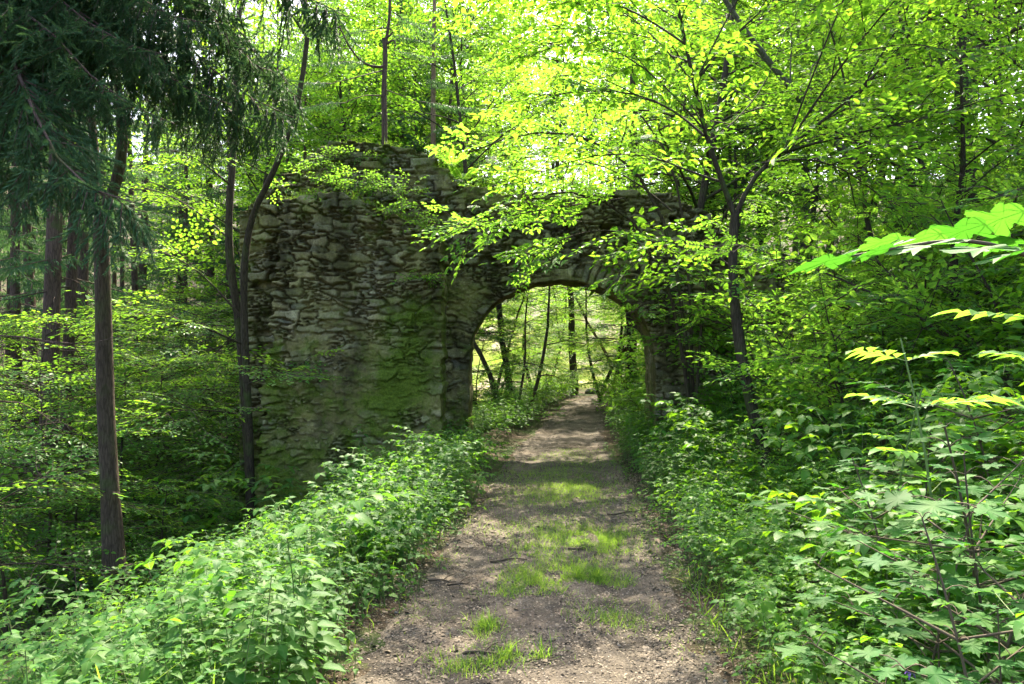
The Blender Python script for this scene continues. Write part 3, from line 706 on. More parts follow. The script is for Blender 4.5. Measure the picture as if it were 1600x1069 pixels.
# ------------------------------------------------------------------ herbs beside the path
rb = np.random.default_rng(21)
def scatter(n, x0, x1, y0, y1, test, r=rb):
    x, y = r.uniform(x0, x1, n), r.uniform(y0, y1, n); m = test(x, y); x, y = x[m], y[m]; return np.stack([x, y, H(x, y)], -1)
BALS = [herb(rb, rb.uniform(.42, .68), int(rb.integers(10, 15)), rb.uniform(.08, .115)) for _ in range(9)]
NETT = [herb(rb, rb.uniform(.5, .75), 14, .075, LEAFN, True) for _ in range(5)]
BRAM = [trifoliate(rb, rb.uniform(.4, .7), 10, rb.uniform(.06, .085)) for _ in range(8)]
LOW = [herb(rb, .18, 7, .05, LEAFW, False, .2, .03) for _ in range(4)]
S = lambda x, y: x - pc(np.minimum(y, 27))
infront = lambda x, y: (y < 12.42) | (x > -1.05) | (x < -4.1)
def left_test(x, y):
    s = -S(x, y); e = s - hw(y) - .12 * vn(x * 1.5, y * 1.5, 0, 41) - .08
    edge = 2.6 + .9 * vn(x * .4, y * .4, 0, 42) + (y > 8) * .6
    return (e > 0) & infront(x, y) & ((s < edge) | (rb.uniform(0, 1, len(x)) < .3 * np.exp(-(s - edge) / 1.2))) & (np.hypot(x, y) > 2.0)
p = scatter(4700, -7.5, -.4, 1.6, 13.3, left_test)
kind_ = vn(p[:, 0] * .8, p[:, 1] * .8, 0, 46) + rb.normal(0, .22, len(p)); big = .72 + .2 * vn(p[:, 0] * 1.1, p[:, 1] * 1.1, 0, 47) + .16 * vn(p[:, 0] * 3, p[:, 1] * 3, 0, 48)
m1, m2 = kind_ > .42, kind_ < -.45
mb = plant('b', BALS, p[~m1 & ~m2], rb, None, .6, 1.2, .16, None, big[~m1 & ~m2]); plant('b', NETT, p[m1], rb, None, .75, 1.25, .12, mb, big[m1]); plant('b', BRAM + LOW, p[m2], rb, None, .8, 1.3, .2, mb, big[m2])
q = p[rb.uniform(0, 1, len(p)) < .9]; q = np.repeat(q, 2, 0) + np.column_stack([rb.normal(0, .08, (2 * len(q), 2)), np.zeros(2 * len(q))]); plant('b', LOW, q[S(q[:, 0], q[:, 1]) < -hw(q[:, 1]) - .05], rb, None, .6, 1.6, .2, mb)
tag(part('balsam_undergrowth', (mb, [M_BALSAM, M_STEM])), 'dense bed of green small balsam filling the bank left of the path', 'undergrowth', kind='stuff')
def right_test(x, y):
    s = S(x, y); return (s > hw(y) + .10 * vn(x * 1.5, y * 1.5, 0, 44) + .12) & (np.hypot(x, y) > 1.75) & (s < 3.6 + 1.2 * vn(x * .4, y * .4, 0, 3))
low = lambda p: np.where((np.abs(p[:, 0] - .318 * p[:, 1]) < .42) & (p[:, 1] > 3.4) & (p[:, 1] < 9.1), .6, 1.)
p = scatter(6200, .9, 7., 1.5, 13.2, right_test); m = rb.uniform(0, 1, len(p)) < np.clip(.95 - .33 * (S(p[:, 0], p[:, 1]) - 1), .15, .85)
big = 1 + .4 * vn(p[:, 0] * 1.2, p[:, 1] * 1.2, 0, 49); mb = plant('b', BALS, p[m], rb, None, .5, 1.05, .16, None, (big * low(p))[m]); mb = plant('b', NETT, p[~m][::3], rb, None, .5, .8, .12, mb, low(p[~m][::3]))
tag(part('balsam_undergrowth', (mb, [M_BALSAM, M_STEM])), 'low bright balsam and nettles along the right edge of the path', 'undergrowth', kind='stuff')
p = scatter(7000, 1.5, 16, 1.4, 26, lambda x, y: (S(x, y) > 1.5) & (rb.uniform(0, 1, len(x)) < np.where(S(x, y) < 5, .9, .5)) & (np.hypot(x, y) > 1.9))
low = lambda p: np.where((np.abs(p[:, 0] - .318 * p[:, 1]) < .42) & (p[:, 1] > 3.4) & (p[:, 1] < 9.1), .42, 1.)
mb = plant('b', BRAM, p, rb, None, .75, 1.5, .2, None, low(p))
q = scatter(1500, 1., 4.2, 2.4, 8.5, lambda x, y: (S(x, y) > hw(y) + .22) & (S(x, y) < 2.6)); plant('b', BRAM, q, rb, None, .4, .8, .25, mb)
tag(part('bramble_undergrowth', (mb, [M_BRAMBLE, M_STEM])), 'tangled bramble leaves covering the steep slope right of the path', 'undergrowth', kind='stuff')
# beyond the arch
p = scatter(5200, -6, 9, 14.7, 34, lambda x, y: (np.abs(S(x, y)) > hw(y) + .10) & (np.abs(S(x, y)) < 5))
mb = plant('b', BALS, p, rb, None, .7, 1.15)
tag(part('nettle_undergrowth', (mb, [M_BALSAM, M_STEM])), 'pale green herbs lining both sides of the path beyond the arch', 'undergrowth', kind='stuff')
# forest floor plants of the valley, right up to the trees
p = scatter(6500, -30, -3, 4, 45, lambda x, y: (S(x, y) < -3.2) & (vn(x * .35, y * .35, 0, 50) > -.25))
mb = plant('b', LOW + BRAM[:2], p, rb, None, 1.0, 2.2)
tag(part('forest_undergrowth', (mb, [M_BALSAM, M_STEM])), 'sparse low plants on the shaded valley floor left of the path', 'undergrowth', kind='stuff')
p = scatter(2600, -2, 9, 1.5, 14, lambda x, y: (np.abs(np.abs(S(x, y)) - hw(y)) < .14))
mb = plant('b', LOW, p, rb, None, .4, .9)
tag(part('weeds', (mb, [M_BALSAM, M_STEM])), 'tiny weeds fringing both edges of the earth path', 'weeds', kind='stuff')

# ------------------------------------------------------------------ grass
def t_blade(bend, wd=.004):
    z = np.linspace(0, 1, 4); x = bend * z ** 2; wq = wd * np.array([1, .85, .55, .05]); v = np.concatenate([np.stack([x, -wq, z * (1 - .25 * bend * z)], -1), np.stack([x, wq, z * (1 - .25 * bend * z)], -1)])
    f = np.array([[q, q + 1, q + 5, q + 4] for q in range(3)]); mb = MB(); mb.add(v, f, 0); return mb
BLADE = [t_blade(b, .028) for b in (.15, .45, .8, 1.1)]
def blades(mb, pts, r, lo, hi, lean=.25):
    pick = r.integers(0, 4, len(pts))
    for q in range(4):
        m = pick == q; n = int(m.sum())
        if n: mb.inst(BLADE[q].flat(), yaw(r.uniform(0, 6.28, n), r.normal(0, lean, n), r.normal(0, lean, n)) * r.uniform(lo, hi, n)[:, None, None], pts[m])
    return mb
patch = [(862, 742, 75, 12, 900), (905, 757, 50, 10, 500), (870, 768, 85, 12, 1500), (905, 785, 60, 12, 900), (820, 735, 30, 8, 150), (935, 842, 55, 16, 1000), (890, 850, 70, 18, 900), (960, 850, 30, 20, 400), (850, 832, 45, 14, 250), (880, 890, 70, 16, 600), (920, 903, 40, 10, 600), (850, 915, 35, 12, 300), (810, 930, 50, 14, 350), (815, 905, 30, 12, 250), (975, 912, 18, 9, 130), (760, 985, 25, 14, 200), (960, 970, 45, 12, 180), (745, 1035, 70, 16, 420), (830, 862, 30, 14, 160), (990, 800, 20, 10, 100), (800, 810, 60, 20, 120)]
gp = []
for px, py, rx, ry, n in patch:
    n = int(n * 1.7); rx *= 1.15; ry *= 1.15; qx, qy = px + rx * rb.normal(0, .55, n), py + ry * rb.normal(0, .55, n); d = EYE * FOC / (qy - HOR); gp.append(np.stack([(qx - 800) / FOC * d, d], -1))
gp = np.concatenate(gp); m = (np.abs(S(gp[:, 0], gp[:, 1])) < hw(gp[:, 1])) & (vn(gp[:, 0] * 7, gp[:, 1] * 7, 0, 8) > -.35); gp = gp[m]
gp = np.column_stack([gp, Zp(gp[:, 0], gp[:, 1])])
mb = blades(MB(), gp, rb, .03, .075, .45)
q = scatter(42000, -1, 4, 3, 14, lambda x, y: (np.abs(S(x, y)) < hw(y) * .95) & (vn(x * 1.6, y * 1.6, 0, 71) + .85 * np.exp(-((S(x, y) - .05) / .36) ** 2) * sst(4.2, 6, y) - .15 > .12 + rb.normal(0, .12, len(x)))); q[:, 2] = Zp(q[:, 0], q[:, 1])
blades(mb, q, rb, .02, .06, .6)
tag(part('grass', (mb, [M_GRASS])), 'short grass growing in patches along the middle of the path', 'grass', kind='stuff')
q = scatter(2600, .9, 2.4, 1.8, 6.0, lambda x, y: (np.abs(S(x, y) - hw(y) - .25) < .22)); mb = blades(MB(), q, rb, .06, .17, .6)
q = scatter(2500, -2.4, 0, 1.8, 10.0, lambda x, y: (np.abs(-S(x, y) - hw(y) - .2) < .18)); blades(mb, q, rb, .05, .16, .5)
q = scatter(1500, -5.5, -1, 2.2, 11, lambda x, y: (S(x, y) < -hw(y) - .2) & (vn(x * 1.5, y * 1.5, 0, 53) > .1)); blades(mb, q, rb, .2, .42, .3)
tag(part('verge_grass', (mb, [M_GRASS])), 'longer grass blades along the verges of the path', 'grass', kind='stuff')
for px, py, n in ((792, 1030, 40), (851, 1030, 34), (905, 905, 60), (757, 985, 30), (930, 905, 60)):
    d = EYE * FOC / (py - HOR); c = at(px, py, d); pts = np.column_stack([c[0] + rb.normal(0, .025, n), c[1] + rb.normal(0, .025, n)]); pts = np.column_stack([pts, Zp(pts[:, 0], pts[:, 1])]) - [c[0], c[1], 0]
    o = part('grass_tuft', (blades(MB(), pts, rb, .06, .14, .3), [M_GRASS])); o.location = (c[0], c[1], 0)
    tag(o, 'small upright green grass tuft on the bare earth path', 'grass tuft', 'grass tufts on the path')
# litter: brown flakes, chips and bud scales
ft = MB(); ft.add([[0, -.3, 0], [.55, -.42, .12], [1, 0, .02], [.5, .4, .15], [.02, .25, .02]], [[0, 1, 3, 4]]); ft.F.append((np.array([[1, 2, 3]]), 0, None))
q = scatter(95000, -2.2, 4.5, 2.4, 30, lambda x, y: (np.abs(S(x, y)) < hw(y) * 1.3) & (rb.uniform(0, 1, len(x)) < np.where(np.abs(S(x, y)) > hw(y) * .65, 1., .45) * np.clip(vn(x * 1.1, y * 1.1, 0, 61) + .75, .1, 1) * np.where(y < 9, 1, .4)))
q[:, 2] = np.where(np.abs(S(q[:, 0], q[:, 1])) < hw(q[:, 1]) * .95, Zp(q[:, 0], q[:, 1]), H(q[:, 0], q[:, 1])) + .004
q2 = scatter(95000, -1.6, 2.4, 2.6, 11, lambda x, y: (np.abs(S(x, y)) < hw(y) * 1.2) & (rb.uniform(0, 1, len(x)) < np.clip(vn(x * 1.4, y * 1.4, 0, 62) + .6 + .4 * np.abs(S(x, y)), .12, 1)))
q2[:, 2] = np.where(np.abs(S(q2[:, 0], q2[:, 1])) < hw(q2[:, 1]) * .95, Zp(q2[:, 0], q2[:, 1]), H(q2[:, 0], q2[:, 1])) + .003
n2 = len(q2); lit = MB(); lit.inst(ft, yaw(rb.uniform(0, 6.28, n2), rb.normal(0, .35, n2), rb.normal(0, .35, n2)) * rb.uniform(.005, .019, n2)[:, None, None], q2)
n = len(q); mb = lit; mb.inst(ft, yaw(rb.uniform(0, 6.28, n), rb.normal(0, .3, n), rb.normal(0, .3, n)) * (.006 + .034 * rb.uniform(0, 1, n) ** 2.6 * np.where(rb.uniform(0, 1, n) < .06, 1.6, 1))[:, None, None], q)
tag(part('leaf_litter', (mb, [M_CHIP], False)), 'dry brown leaf flakes and bark chips strewn over the path', 'leaf litter', kind='stuff')
st_ = MB(); v = unit(rb.normal(0, 1, (8, 3)))
def t_stone(r):
    n, k = 6, 8; th = np.linspace(.15, math.pi - .15, n); ph = np.arange(k) / k * 6.283; v = np.array([[math.sin(a) * math.cos(b), math.sin(a) * math.sin(b) * .8, math.cos(a) * .55] for a in th for b in ph]); v *= (1 + .35 * fbm(v[:, 0] * 1.3 + r.uniform(0, 99), v[:, 1] * 1.3, v[:, 2] * 1.3, 3, 3))[:, None]
    i = np.arange(n - 1)[:, None] * k; j = np.arange(k)[None]; f = np.stack([i + j, i + j + 0 * i + k, i + (j + 1) % k + k, i + (j + 1) % k], -1).reshape(-1, 4); mb = MB(); mb.add(v, f); mb.F.append((np.array([[0, 1, 2, 3], [0, 3, 4, 7], [4, 5, 6, 7]]), 0, None)); return mb
STN = [t_stone(rb) for _ in range(5)]
q = scatter(1500, -1.5, 4, 2.6, 24, lambda x, y: (np.abs(S(x, y)) < hw(y) * 1.05)); q[:, 2] = Zp(q[:, 0], q[:, 1])
mb = MB(); n = len(q); pk = rb.integers(0, 5, n)
for k in range(5):
    m = pk == k; mb.inst(STN[k], yaw(rb.uniform(0, 6.28, m.sum())) * (.004 + .012 * rb.uniform(0, 1, m.sum()) ** 3)[:, None, None], q[m])
tag(part('gravel', (mb, [M_ROCK])), 'small grey pebbles pressed into the path', 'gravel', kind='stuff')
tw = [(716, 912, 40, .35), (530, 870, 0, 0), (690, 910, 45, .12), (700, 830, 60, .1), (1085, 802, 100, -.1), (757, 1024, 75, -.35), (980, 803, 60, .1), (640, 860, 50, 1.2), (905, 861, 40, .1), (795, 877, 60, .05)]
for px, py, ln, sl_ in tw:
    if ln == 0: continue
    d = EYE * FOC / (py - HOR); c = at(px, py, d); L = ln / FOC * d; a = sl_ * 1.5 + rb.normal(0, .1); h_ = arr([math.cos(a), math.sin(a), 0])
    P = np.array([c + h_ * L * (t - .5) + arr([0, 0, 0]) + rb.normal(0, L * .025, 3) for t in np.linspace(0, 1, 7)]); P[:, 2] = np.where(np.abs(S(P[:, 0], P[:, 1])) < hw(P[:, 1]) * .9, Zp(P[:, 0], P[:, 1]), H(P[:, 0], P[:, 1])) + .012
    mb = MB(); tube(mb, P - c * [1, 1, 0], np.linspace(.009, .004, 7), 6, 0, .1, 4); tube(mb, np.array([P[3], P[3] + [.04, .05, .02], P[3] + [.08, .12, .012]]) - c * [1, 1, 0], [.005, .004, .002], 5, 0)
    o = part('fallen_twig', (mb, [M_TWIG])); o.location = (c[0], c[1], 0); tag(o, 'short dry brown twig lying on the earth path', 'twig', 'fallen twigs on the path')
for px, py, s in ((1040, 632, .22), (925, 617, .28), (955, 622, .2), (975, 618, .3), (850, 632, .18)):
    c = at(px, py, 30.5); m = STN[rb.integers(5)].mesh('rock', [M_ROCK]); o = part('rock', m); o.location = (c[0], c[1], Hs(c[0], c[1]) + s * .2); o.scale = (s * 1.4, s, s); o.rotation_euler = (0, 0, rb.uniform(0, 6)); tag(o, 'mossy grey rock where the path bends beyond the arch', 'rock', 'rocks at the bend of the path')

# ------------------------------------------------------------------ single plants near the camera
def single(name, label, cat, mb, mats, x, y, rz=0., z=None, group=None, tilt=(0, 0)):
    o = part(name, (mb, mats)); o.location = (x, y, Hs(x, y) - .02 if z is None else z); o.rotation_euler = (tilt[0], tilt[1], rz); return tag(o, label, cat, group)
rp = np.random.default_rng(77)
c = at(560, 740, 11.4); single('nettle', 'tall upright nettle in front of the mossy buttress', 'nettle', herb(rp, 1.15, 26, .13, LEAFN, True, .3, .07), [M_BALSAM, M_STEM], c[0], c[1])
for px, py, h in ((515, 700, .8), (620, 690, .75), (665, 700, .7), (455, 715, .7), (705, 705, .6)):
    c = at(px, py, 11.6); single('nettle', 'bushy green nettle at the foot of the mossy buttress', 'nettle', herb(rp, h, 22, .11, LEAFN, True, .25, .06), [M_BALSAM, M_STEM], c[0], c[1], rp.uniform(0, 6), None, 'nettles at the foot of the buttress')
MAPS = [maple_sapling(rp, 1.0 + .1 * k, 6, .115, (rp.normal(0, .15), rp.normal(0, .15))) for k in range(5)]
mm = [m.mesh('maple_sapling', [M_MAPLE, M_TWIG, M_TWIG]) for m in MAPS]
spots = [(1500, 760, 2.5, .85), (1420, 790, 2.9, .9), (1560, 820, 2.1, .75), (1480, 880, 2.6, .6), (1590, 700, 2.8, 1.1), (1540, 640, 3.2, 1.2), (1400, 720, 3.8, 1.15), (1300, 740, 4.4, 1.1), (1590, 940, 2.2, .6), (1450, 660, 4.6, 1.3), (1560, 560, 4.5, 1.3), (1400, 930, 3.0, .5), (1540, 1000, 2.4, .45)]
for k, (px, py, d, s) in enumerate(spots):
    x = (px - 800) / FOC * d; h = EYE + (HOR - py) / FOC * d - Hs(x, d); o = part('maple_sapling', mm[k % 5]); sc__ = max(.45, h / (1.0 + .1 * (k % 5)) * 1.0)
    o.location = (x, d, Hs(x, d) - .02); o.rotation_euler = (rp.normal(0, .1), rp.normal(0, .1), rp.uniform(0, 6.28)); o.scale = (sc__ * .5 + .5 * s, sc__ * .5 + .5 * s, sc__)
    tag(o, 'young maple with broad lobed leaves on the near slope right of the path', 'sapling', 'maple saplings right of the path')
# a long maple shoot reaching in over the slope close to the camera
mb = MB(); P = resample([at(1680, 440, 1.75), at(1600, 392, 1.7), at(1500, 370, 1.65), at(1400, 388, 1.6), at(1330, 400, 1.55)], 14); base = arr([1.75, 2.0, Hs(1.75, 2.0)])
P = np.concatenate([resample([base, base + [.05, 0, .8], base + [.0, -.1, 1.35], P[0]], 10)[:-1], P]); tube(mb, P - base, np.linspace(.009, .0022, len(P)), 5, 1)
pos, d, up, sz = [], [], [], []
for px, py, dd, l, ang in ((1330, 400, 1.55, .14, 3.05), (1405, 372, 1.62, .10, 2.6), (1390, 388, 1.55, .12, 3.6), (1470, 365, 1.68, .13, 2.3), (1460, 380, 1.58, .13, 3.9), (1540, 350, 1.75, .15, 2.2), (1540, 385, 1.6, .12, 4.0), (1600, 330, 1.85, .16, 2.1), (1600, 392, 1.65, .12, 3.6), (1580, 372, 1.9, .12, 1.6)):
    p_ = at(px, py, dd) - base; pos.append(p_); d.append([math.cos(ang), math.sin(ang), -.12]); up.append([rp.normal(.05, .08), rp.normal(.16, .08), 1]); sz.append(l * .85)
put_leaves(mb, MAPLE, pos, d, up, sz); o = part('maple_shoot', (mb, [M_MAPLE, M_TWIG])); o.location = base
tag(o, 'large lobed maple leaves on a long shoot reaching in at eye height', 'sapling')
# pinnate elder sapling lit from above
def pinnate_sapling(r, h, n, cl, leaf, pairs=4):
    mb = MB(); T = [t_pinnate(r, pairs, cl, leaf, LEAF) for _ in range(3)]; a = 0; cur = lambda z: arr([-.10 * z * z, .05 * z, z])
    for q in range(n):
        f = .3 + .7 * (q + .5) / n; a += 1.57 + r.normal(0, .2)
        for k in (0, 3.14): b = a + k; mb.inst(T[r.integers(3)].flat(), frames(arr([[math.cos(b), math.sin(b), .22]]), arr([[r.normal(0, .12), r.normal(0, .12), 1]])) * r.uniform(.8, 1.15), arr([cur(h * f)]))
    tube(mb, np.array([cur(z) for z in np.linspace(-.1, h, 7)]), np.linspace(.011, .004, 7), 5, 1); return mb
for px, py, d_, s, lab in ((1470, 520, 3.6, 1.0, 'elder sapling with long pinnate leaves and a pale stem on the right slope'), (1385, 600, 4.4, .85, 'smaller elder sapling with pinnate leaves beside the path slope'), (1590, 470, 4.2, 1.1, 'tall elder sapling with pinnate leaves at the right margin')):
    x = (px - 800) / FOC * d_; h = EYE + (HOR - py) / FOC * d_ - Hs(x, d_); single('elder_sapling', lab, 'sapling', pinnate_sapling(rp, h, 5, .34 * s, .12 * s), [M_ELDER, M_STEM], x, d_, rp.uniform(0, 6))
# bellflower
mb = herb(rp, .42, 7, .05, LEAFN, False, .1, .02)
for k in range(3):
    hd = arr([.02 * k - .02, .01, .40 - .05 * k])
    for q in range(5):
        a = q * 1.257; put_leaves(mb, LEAFN, [hd], [[math.cos(a), math.sin(a), -.5]], [[0, 0, 1.]], [.028]); mb.F[-1] = (mb.F[-1][0], 2, mb.F[-1][2]); mb.F[-2] = (mb.F[-2][0], 2, mb.F[-2][2])
x = (1432 - 800) / FOC * 2.7; o = single('bellflower', 'single purple bellflower among the leaves at the lower right', 'flower', mb, [M_BALSAM, M_STEM, M_PURPLE], x, 2.7, .4)
h_ = EYE + (HOR - 1040) / FOC * 2.7 - Hs(x, 2.7); o.scale = (1, 1, max(.6, h_ / .4))

# ------------------------------------------------------------------ plants of the wall
rw = np.random.default_rng(31)
def tuft(r, n, reach, drop, temps, scale):
    tb, cb = MB(), MB(); L = []
    for q in range(n):
        a = r.uniform(-2.9, -.25); L.append((limb([r.normal(0, .1), r.normal(0, .05), 0], [math.cos(a), math.sin(a), r.uniform(.1, .8)], reach * r.uniform(.6, 1.1), 6, drop, .1, r), .005))
    dress(cb, cb, L, temps, r, 3, reach * .5, .16, scale, .3, .15)
    for i, (f, m, u) in enumerate(cb.F):
        if u is None: cb.F[i] = (f, 1, u)
    return cb
WSP = sprays(9, 3, L=.3, leaf=.055, step=.045, side=3)
for px, py, d_, n, rc in ((470, 290, 12.9, 3, .4), (520, 305, 12.8, 3, .35), (575, 290, 13.1, 4, .45), (612, 305, 12.9, 4, .42), (650, 335, 12.7, 4, .42), (688, 358, 12.6, 3, .3), (548, 250, 13.4, 3, .3), (500, 268, 13.3, 2, .3), (640, 440, 12.4, 2, .2)):
    c = at(px, py, d_); o = part('wall_shrub', (tuft(rw, n, rc, .06, WSP, 1.), [M_ELDER, M_TWIG], False)); o.location = c; tag(o, 'small leafy shrub rooted in the stones of the ruined wall', 'shrub', 'shrubs growing on the wall')
for px, py, d_, l in ((706, 262, 13.4, .55), (722, 285, 13.35, .42)):
    c = at(px, py, d_); o = part('fern', (fern(rw, 7, l, rise=.5), [M_FERN, M_STEM])); o.location = c; tag(o, 'bright green fern arching from the wall top beside the spruce trunk' if l > .5 else 'smaller fern rooted just below the step of the wall top', 'fern')
q = np.column_stack([rw.uniform(-3.9, 3.2, 5200), rw.uniform(13.5, 14.3, 5200)]); q = np.column_stack([q, np.interp(q[:, 0], tx_, tz_) - .05])[vn(q[:, 0] * 2.5, q[:, 1] * 2, 0, 3) > -.1]
mb = blades(MB(), q, rw, .06, .2, .6)
q = np.column_stack([rw.uniform(-3.6, -1.15, 3600), rw.uniform(12.5, 13.4, 3600)]); q = np.column_stack([q, np.interp(q[:, 0], bx_, bz_) - .05]); blades(mb, q[vn(q[:, 0] * 2.5, q[:, 1] * 2, 0, 5) > -.2], rw, .06, .22, .7)
tag(part('wall_grass', (mb, [M_GRASS])), 'grass and moss growing along the broken top of the ruined wall', 'grass', kind='stuff')

# ------------------------------------------------------------------ the forked maple right of the path
rt = np.random.default_rng(41)
def px_line(pts, n): return resample([at(*p) for p in pts], n)
base = at(1208, 748, 9.0); base[2] = Hs(base[0], 9.0)
tree = thing('forked_tree', 'slender forked maple leaning over the path right of the arch', 'tree', base); tb, cb = MB(), MB()
tr = px_line([(1212, 775, 9), (1205, 735, 9), (1188, 690, 9), (1166, 605, 9), (1152, 520, 9), (1146, 450, 9), (1143, 390, 9), (1149, 335, 9)], 18) - base
tube(tb, tr, np.linspace(.072, .05, 18) * (1 + .5 * np.exp(-np.arange(18) * .9)), 10, 0, .10, 3)
main = [([(1149, 340, 9), (1136, 292, 9), (1112, 255, 8.9), (1098, 200, 8.8), (1085, 130, 8.7), (1070, 60, 8.6), (1050, -20, 8.5), (1030, -140, 8.3), (1010, -280, 8.2)], .046),
 ([(1149, 340, 9), (1160, 288, 9), (1188, 255, 9), (1225, 235, 9.1), (1280, 195, 9.3), (1340, 150, 9.5), (1400, 90, 9.7), (1450, 20, 9.8)], .040),
 ([(1215, 240, 9.1), (1290, 218, 8.8), (1350, 205, 8.5), (1420, 190, 8.2), (1500, 170, 8), (1580, 145, 7.8)], .022), ([(1190, 255, 9), (1260, 245, 8.8), (1320, 262, 8.6), (1380, 310, 8.4)], .016),
 ([(1130, 285, 9), (1075, 272, 9.4), (1030, 240, 9.8), (960, 232, 10.3), (880, 250, 10.7), (800, 290, 11)], .02), ([(1100, 212, 8.8), (1050, 165, 9.2), (980, 138, 9.6), (900, 140, 10), (820, 160, 10.3)], .02),
 ([(1085, 130, 8.7), (1140, 60, 8.6), (1210, 0, 8.5), (1280, -70, 8.4)], .02), ([(1072, 70, 8.6), (1000, 20, 9), (920, -10, 9.4), (830, 10, 9.8)], .018),
 ([(1225, 235, 9.1), (1300, 120, 8.6), (1380, 20, 8), (1470, -80, 7.3)], .02), ([(1060, 20, 8.6), (1090, -60, 9.2), (1130, -150, 10), (1180, -230, 10.8)], .02), ([(1105, 225, 8.9), (1150, 190, 9.6), (1200, 130, 10.3), (1230, 40, 10.9)], .016), ([(1145, 420, 9), (1100, 380, 9.3), (1060, 372, 9.7), (1010, 390, 10)], .012), ([(1280, 195, 9.3), (1360, 230, 9.8), (1440, 240, 10.2), (1520, 225, 10.5)], .014),
 ([(1010, -280, 8.2), (1010, -420, 9.4), (1000, -560, 10.4)], .025), ([(1050, -20, 8.5), (960, -45, 9), (860, -35, 9.6), (760, -10, 10)], .013), ([(1098, 200, 8.8), (1010, 100, 9.2), (920, 60, 9.7), (840, 70, 10.2)], .014), ([(1085, 130, 8.7), (1010, 40, 9.4), (930, -10, 10.2), (850, -20, 11)], .013), ([(1085, 130, 8.7), (1200, -100, 9.4), (1320, -260, 9.8), (1450, -400, 10)], .014), ([(1340, 150, 9.5), (1460, -60, 9.2), (1600, -200, 9), (1760, -300, 8.8)], .014), ([(1225, 235, 9.1), (1330, -40, 8.6), (1440, -260, 8), (1540, -460, 7.4)], .014), ([(1340, 150, 9.5), (1440, 30, 9), (1560, -100, 8.4)], .016)]  # limbs rising far above the frame are added to shade path and right bank
dress(tb, cb, [(px_line(p_, 10) - base, r0 * .8) for p_, r0 in main], SP_BROAD, rt, 8, 1.0, .30, 1., .35, .22, spread=1.2)
part('trunk', (tb, [M_BARK]), tree); part('crown', (cb, [M_BROAD, M_TWIG], False), tree)

# elder in front of the arch: long arching stems, pinnate leaves, flat cream flower heads
base = at(1085, 660, 12.4); base[2] = Hs(base[0], 12.4)
tree = thing('elder_shrub', 'large elder arching over the gateway from the right pier', 'shrub', base); tb, cb = MB(), MB()
main = [([(1085, 690, 12.4), (1065, 480, 12.2), (1035, 380, 12.0), (975, 310, 11.8), (890, 280, 11.6), (800, 305, 11.5), (735, 350, 11.4)], .035), ([(1085, 690, 12.4), (1072, 450, 12.3), (1050, 330, 12.2), (990, 230, 12.2), (900, 190, 12.2), (800, 200, 12.3), (730, 240, 12.4)], .035),
 ([(1085, 690, 12.4), (1080, 440, 12.5), (1070, 300, 12.6), (1040, 200, 12.8), (960, 130, 13), (860, 110, 13.2)], .03), ([(1035, 385, 12.0), (990, 362, 11.8), (930, 355, 11.7), (870, 372, 11.6), (830, 405, 11.6)], .014),
 ([(1085, 690, 12.4), (1095, 480, 12.2), (1110, 380, 12.0), (1140, 300, 11.8), (1200, 280, 11.6)], .028), ([(975, 310, 11.8), (900, 320, 11.4), (830, 330, 11.2), (760, 345, 11.1), (715, 360, 11.0)], .014), ([(1050, 330, 12.2), (980, 270, 12.6), (880, 240, 12.8), (780, 250, 12.9)], .016)]
dress(tb, cb, [(px_line(p_, 10) - base, r0) for p_, r0 in main], SP_ELDER, rt, 7, .75, .32, .85, .3, .5)
part('stem', (tb, [M_BARK_B]), tree); part('crown', (cb, [M_ELDER, M_TWIG], False), tree)
def umbel(r, R_=.09):
    mb = MB(); oc = MB(); o_ = arr([[1, 0, 0], [-1, 0, 0], [0, 1, 0], [0, -1, 0], [0, 0, 1], [0, 0, -1]]); oc.add(o_, [[0, 2, 4], [2, 1, 4], [1, 3, 4], [3, 0, 4], [2, 0, 5], [1, 2, 5], [3, 1, 5], [0, 3, 5]])
    n = 170; rad = R_ * np.sqrt(r.uniform(0, 1, n)); a = r.uniform(0, 6.28, n); T = np.stack([rad * np.cos(a), rad * np.sin(a), .02 - rad ** 2 * 1.2 + r.normal(0, .004, n)], -1); mb.inst(oc, np.eye(3)[None] * r.uniform(.004, .008, n)[:, None, None], T)
    for q in range(0, n, 9): stick(mb, [0, 0, -.09], T[q], .0016, .001, 1)
    return mb
UM = umbel(rt).mesh('flower_head', [M_UMBEL, M_STEM])
for px, py, d_ in ((768, 250, 12.2), (740, 325, 11.4), (958, 236, 12), (925, 205, 12.1), (905, 262, 11.6), (1010, 215, 11.9), (850, 160, 12.6)):
    o = part('flower_head', UM, tree); o.location = at(px, py, d_) - base; o.rotation_euler = (rt.normal(-.3, .2), rt.normal(0, .2), rt.uniform(0, 6))

# ------------------------------------------------------------------ the trunk left of the path, forked high up
base = at(172, 800, 9.2); base[2] = Hs(base[0], 9.2)
tree = thing('forked_tree', 'tall brown trunk forking high up beside the left bank', 'tree', base); tb, cb = MB(), MB()
base_ = base; tr = px_line([(178, 960, 9.2), (178, 850, 9.2), (173, 790, 9.2), (168, 700, 9.2), (164, 600, 9.2), (162, 500, 9.2), (160, 420, 9.2), (158, 345, 9.2)], 20) - base
tube(tb, tr, np.linspace(.106, .085, 20) * (1 + .6 * np.exp(-np.arange(20) * .45)), 12, 0, .07, 6)
main = [([(158, 350, 9.2), (178, 300, 9.2), (194, 240, 9.2), (192, 180, 9.2), (176, 110, 9.2), (168, 20, 9.2), (160, -100, 9.2), (150, -300, 9.2)], .066), ([(158, 350, 9.2), (146, 310, 9.25), (150, 240, 9.3), (138, 150, 9.4), (120, 40, 9.5), (100, -120, 9.6)], .056)]
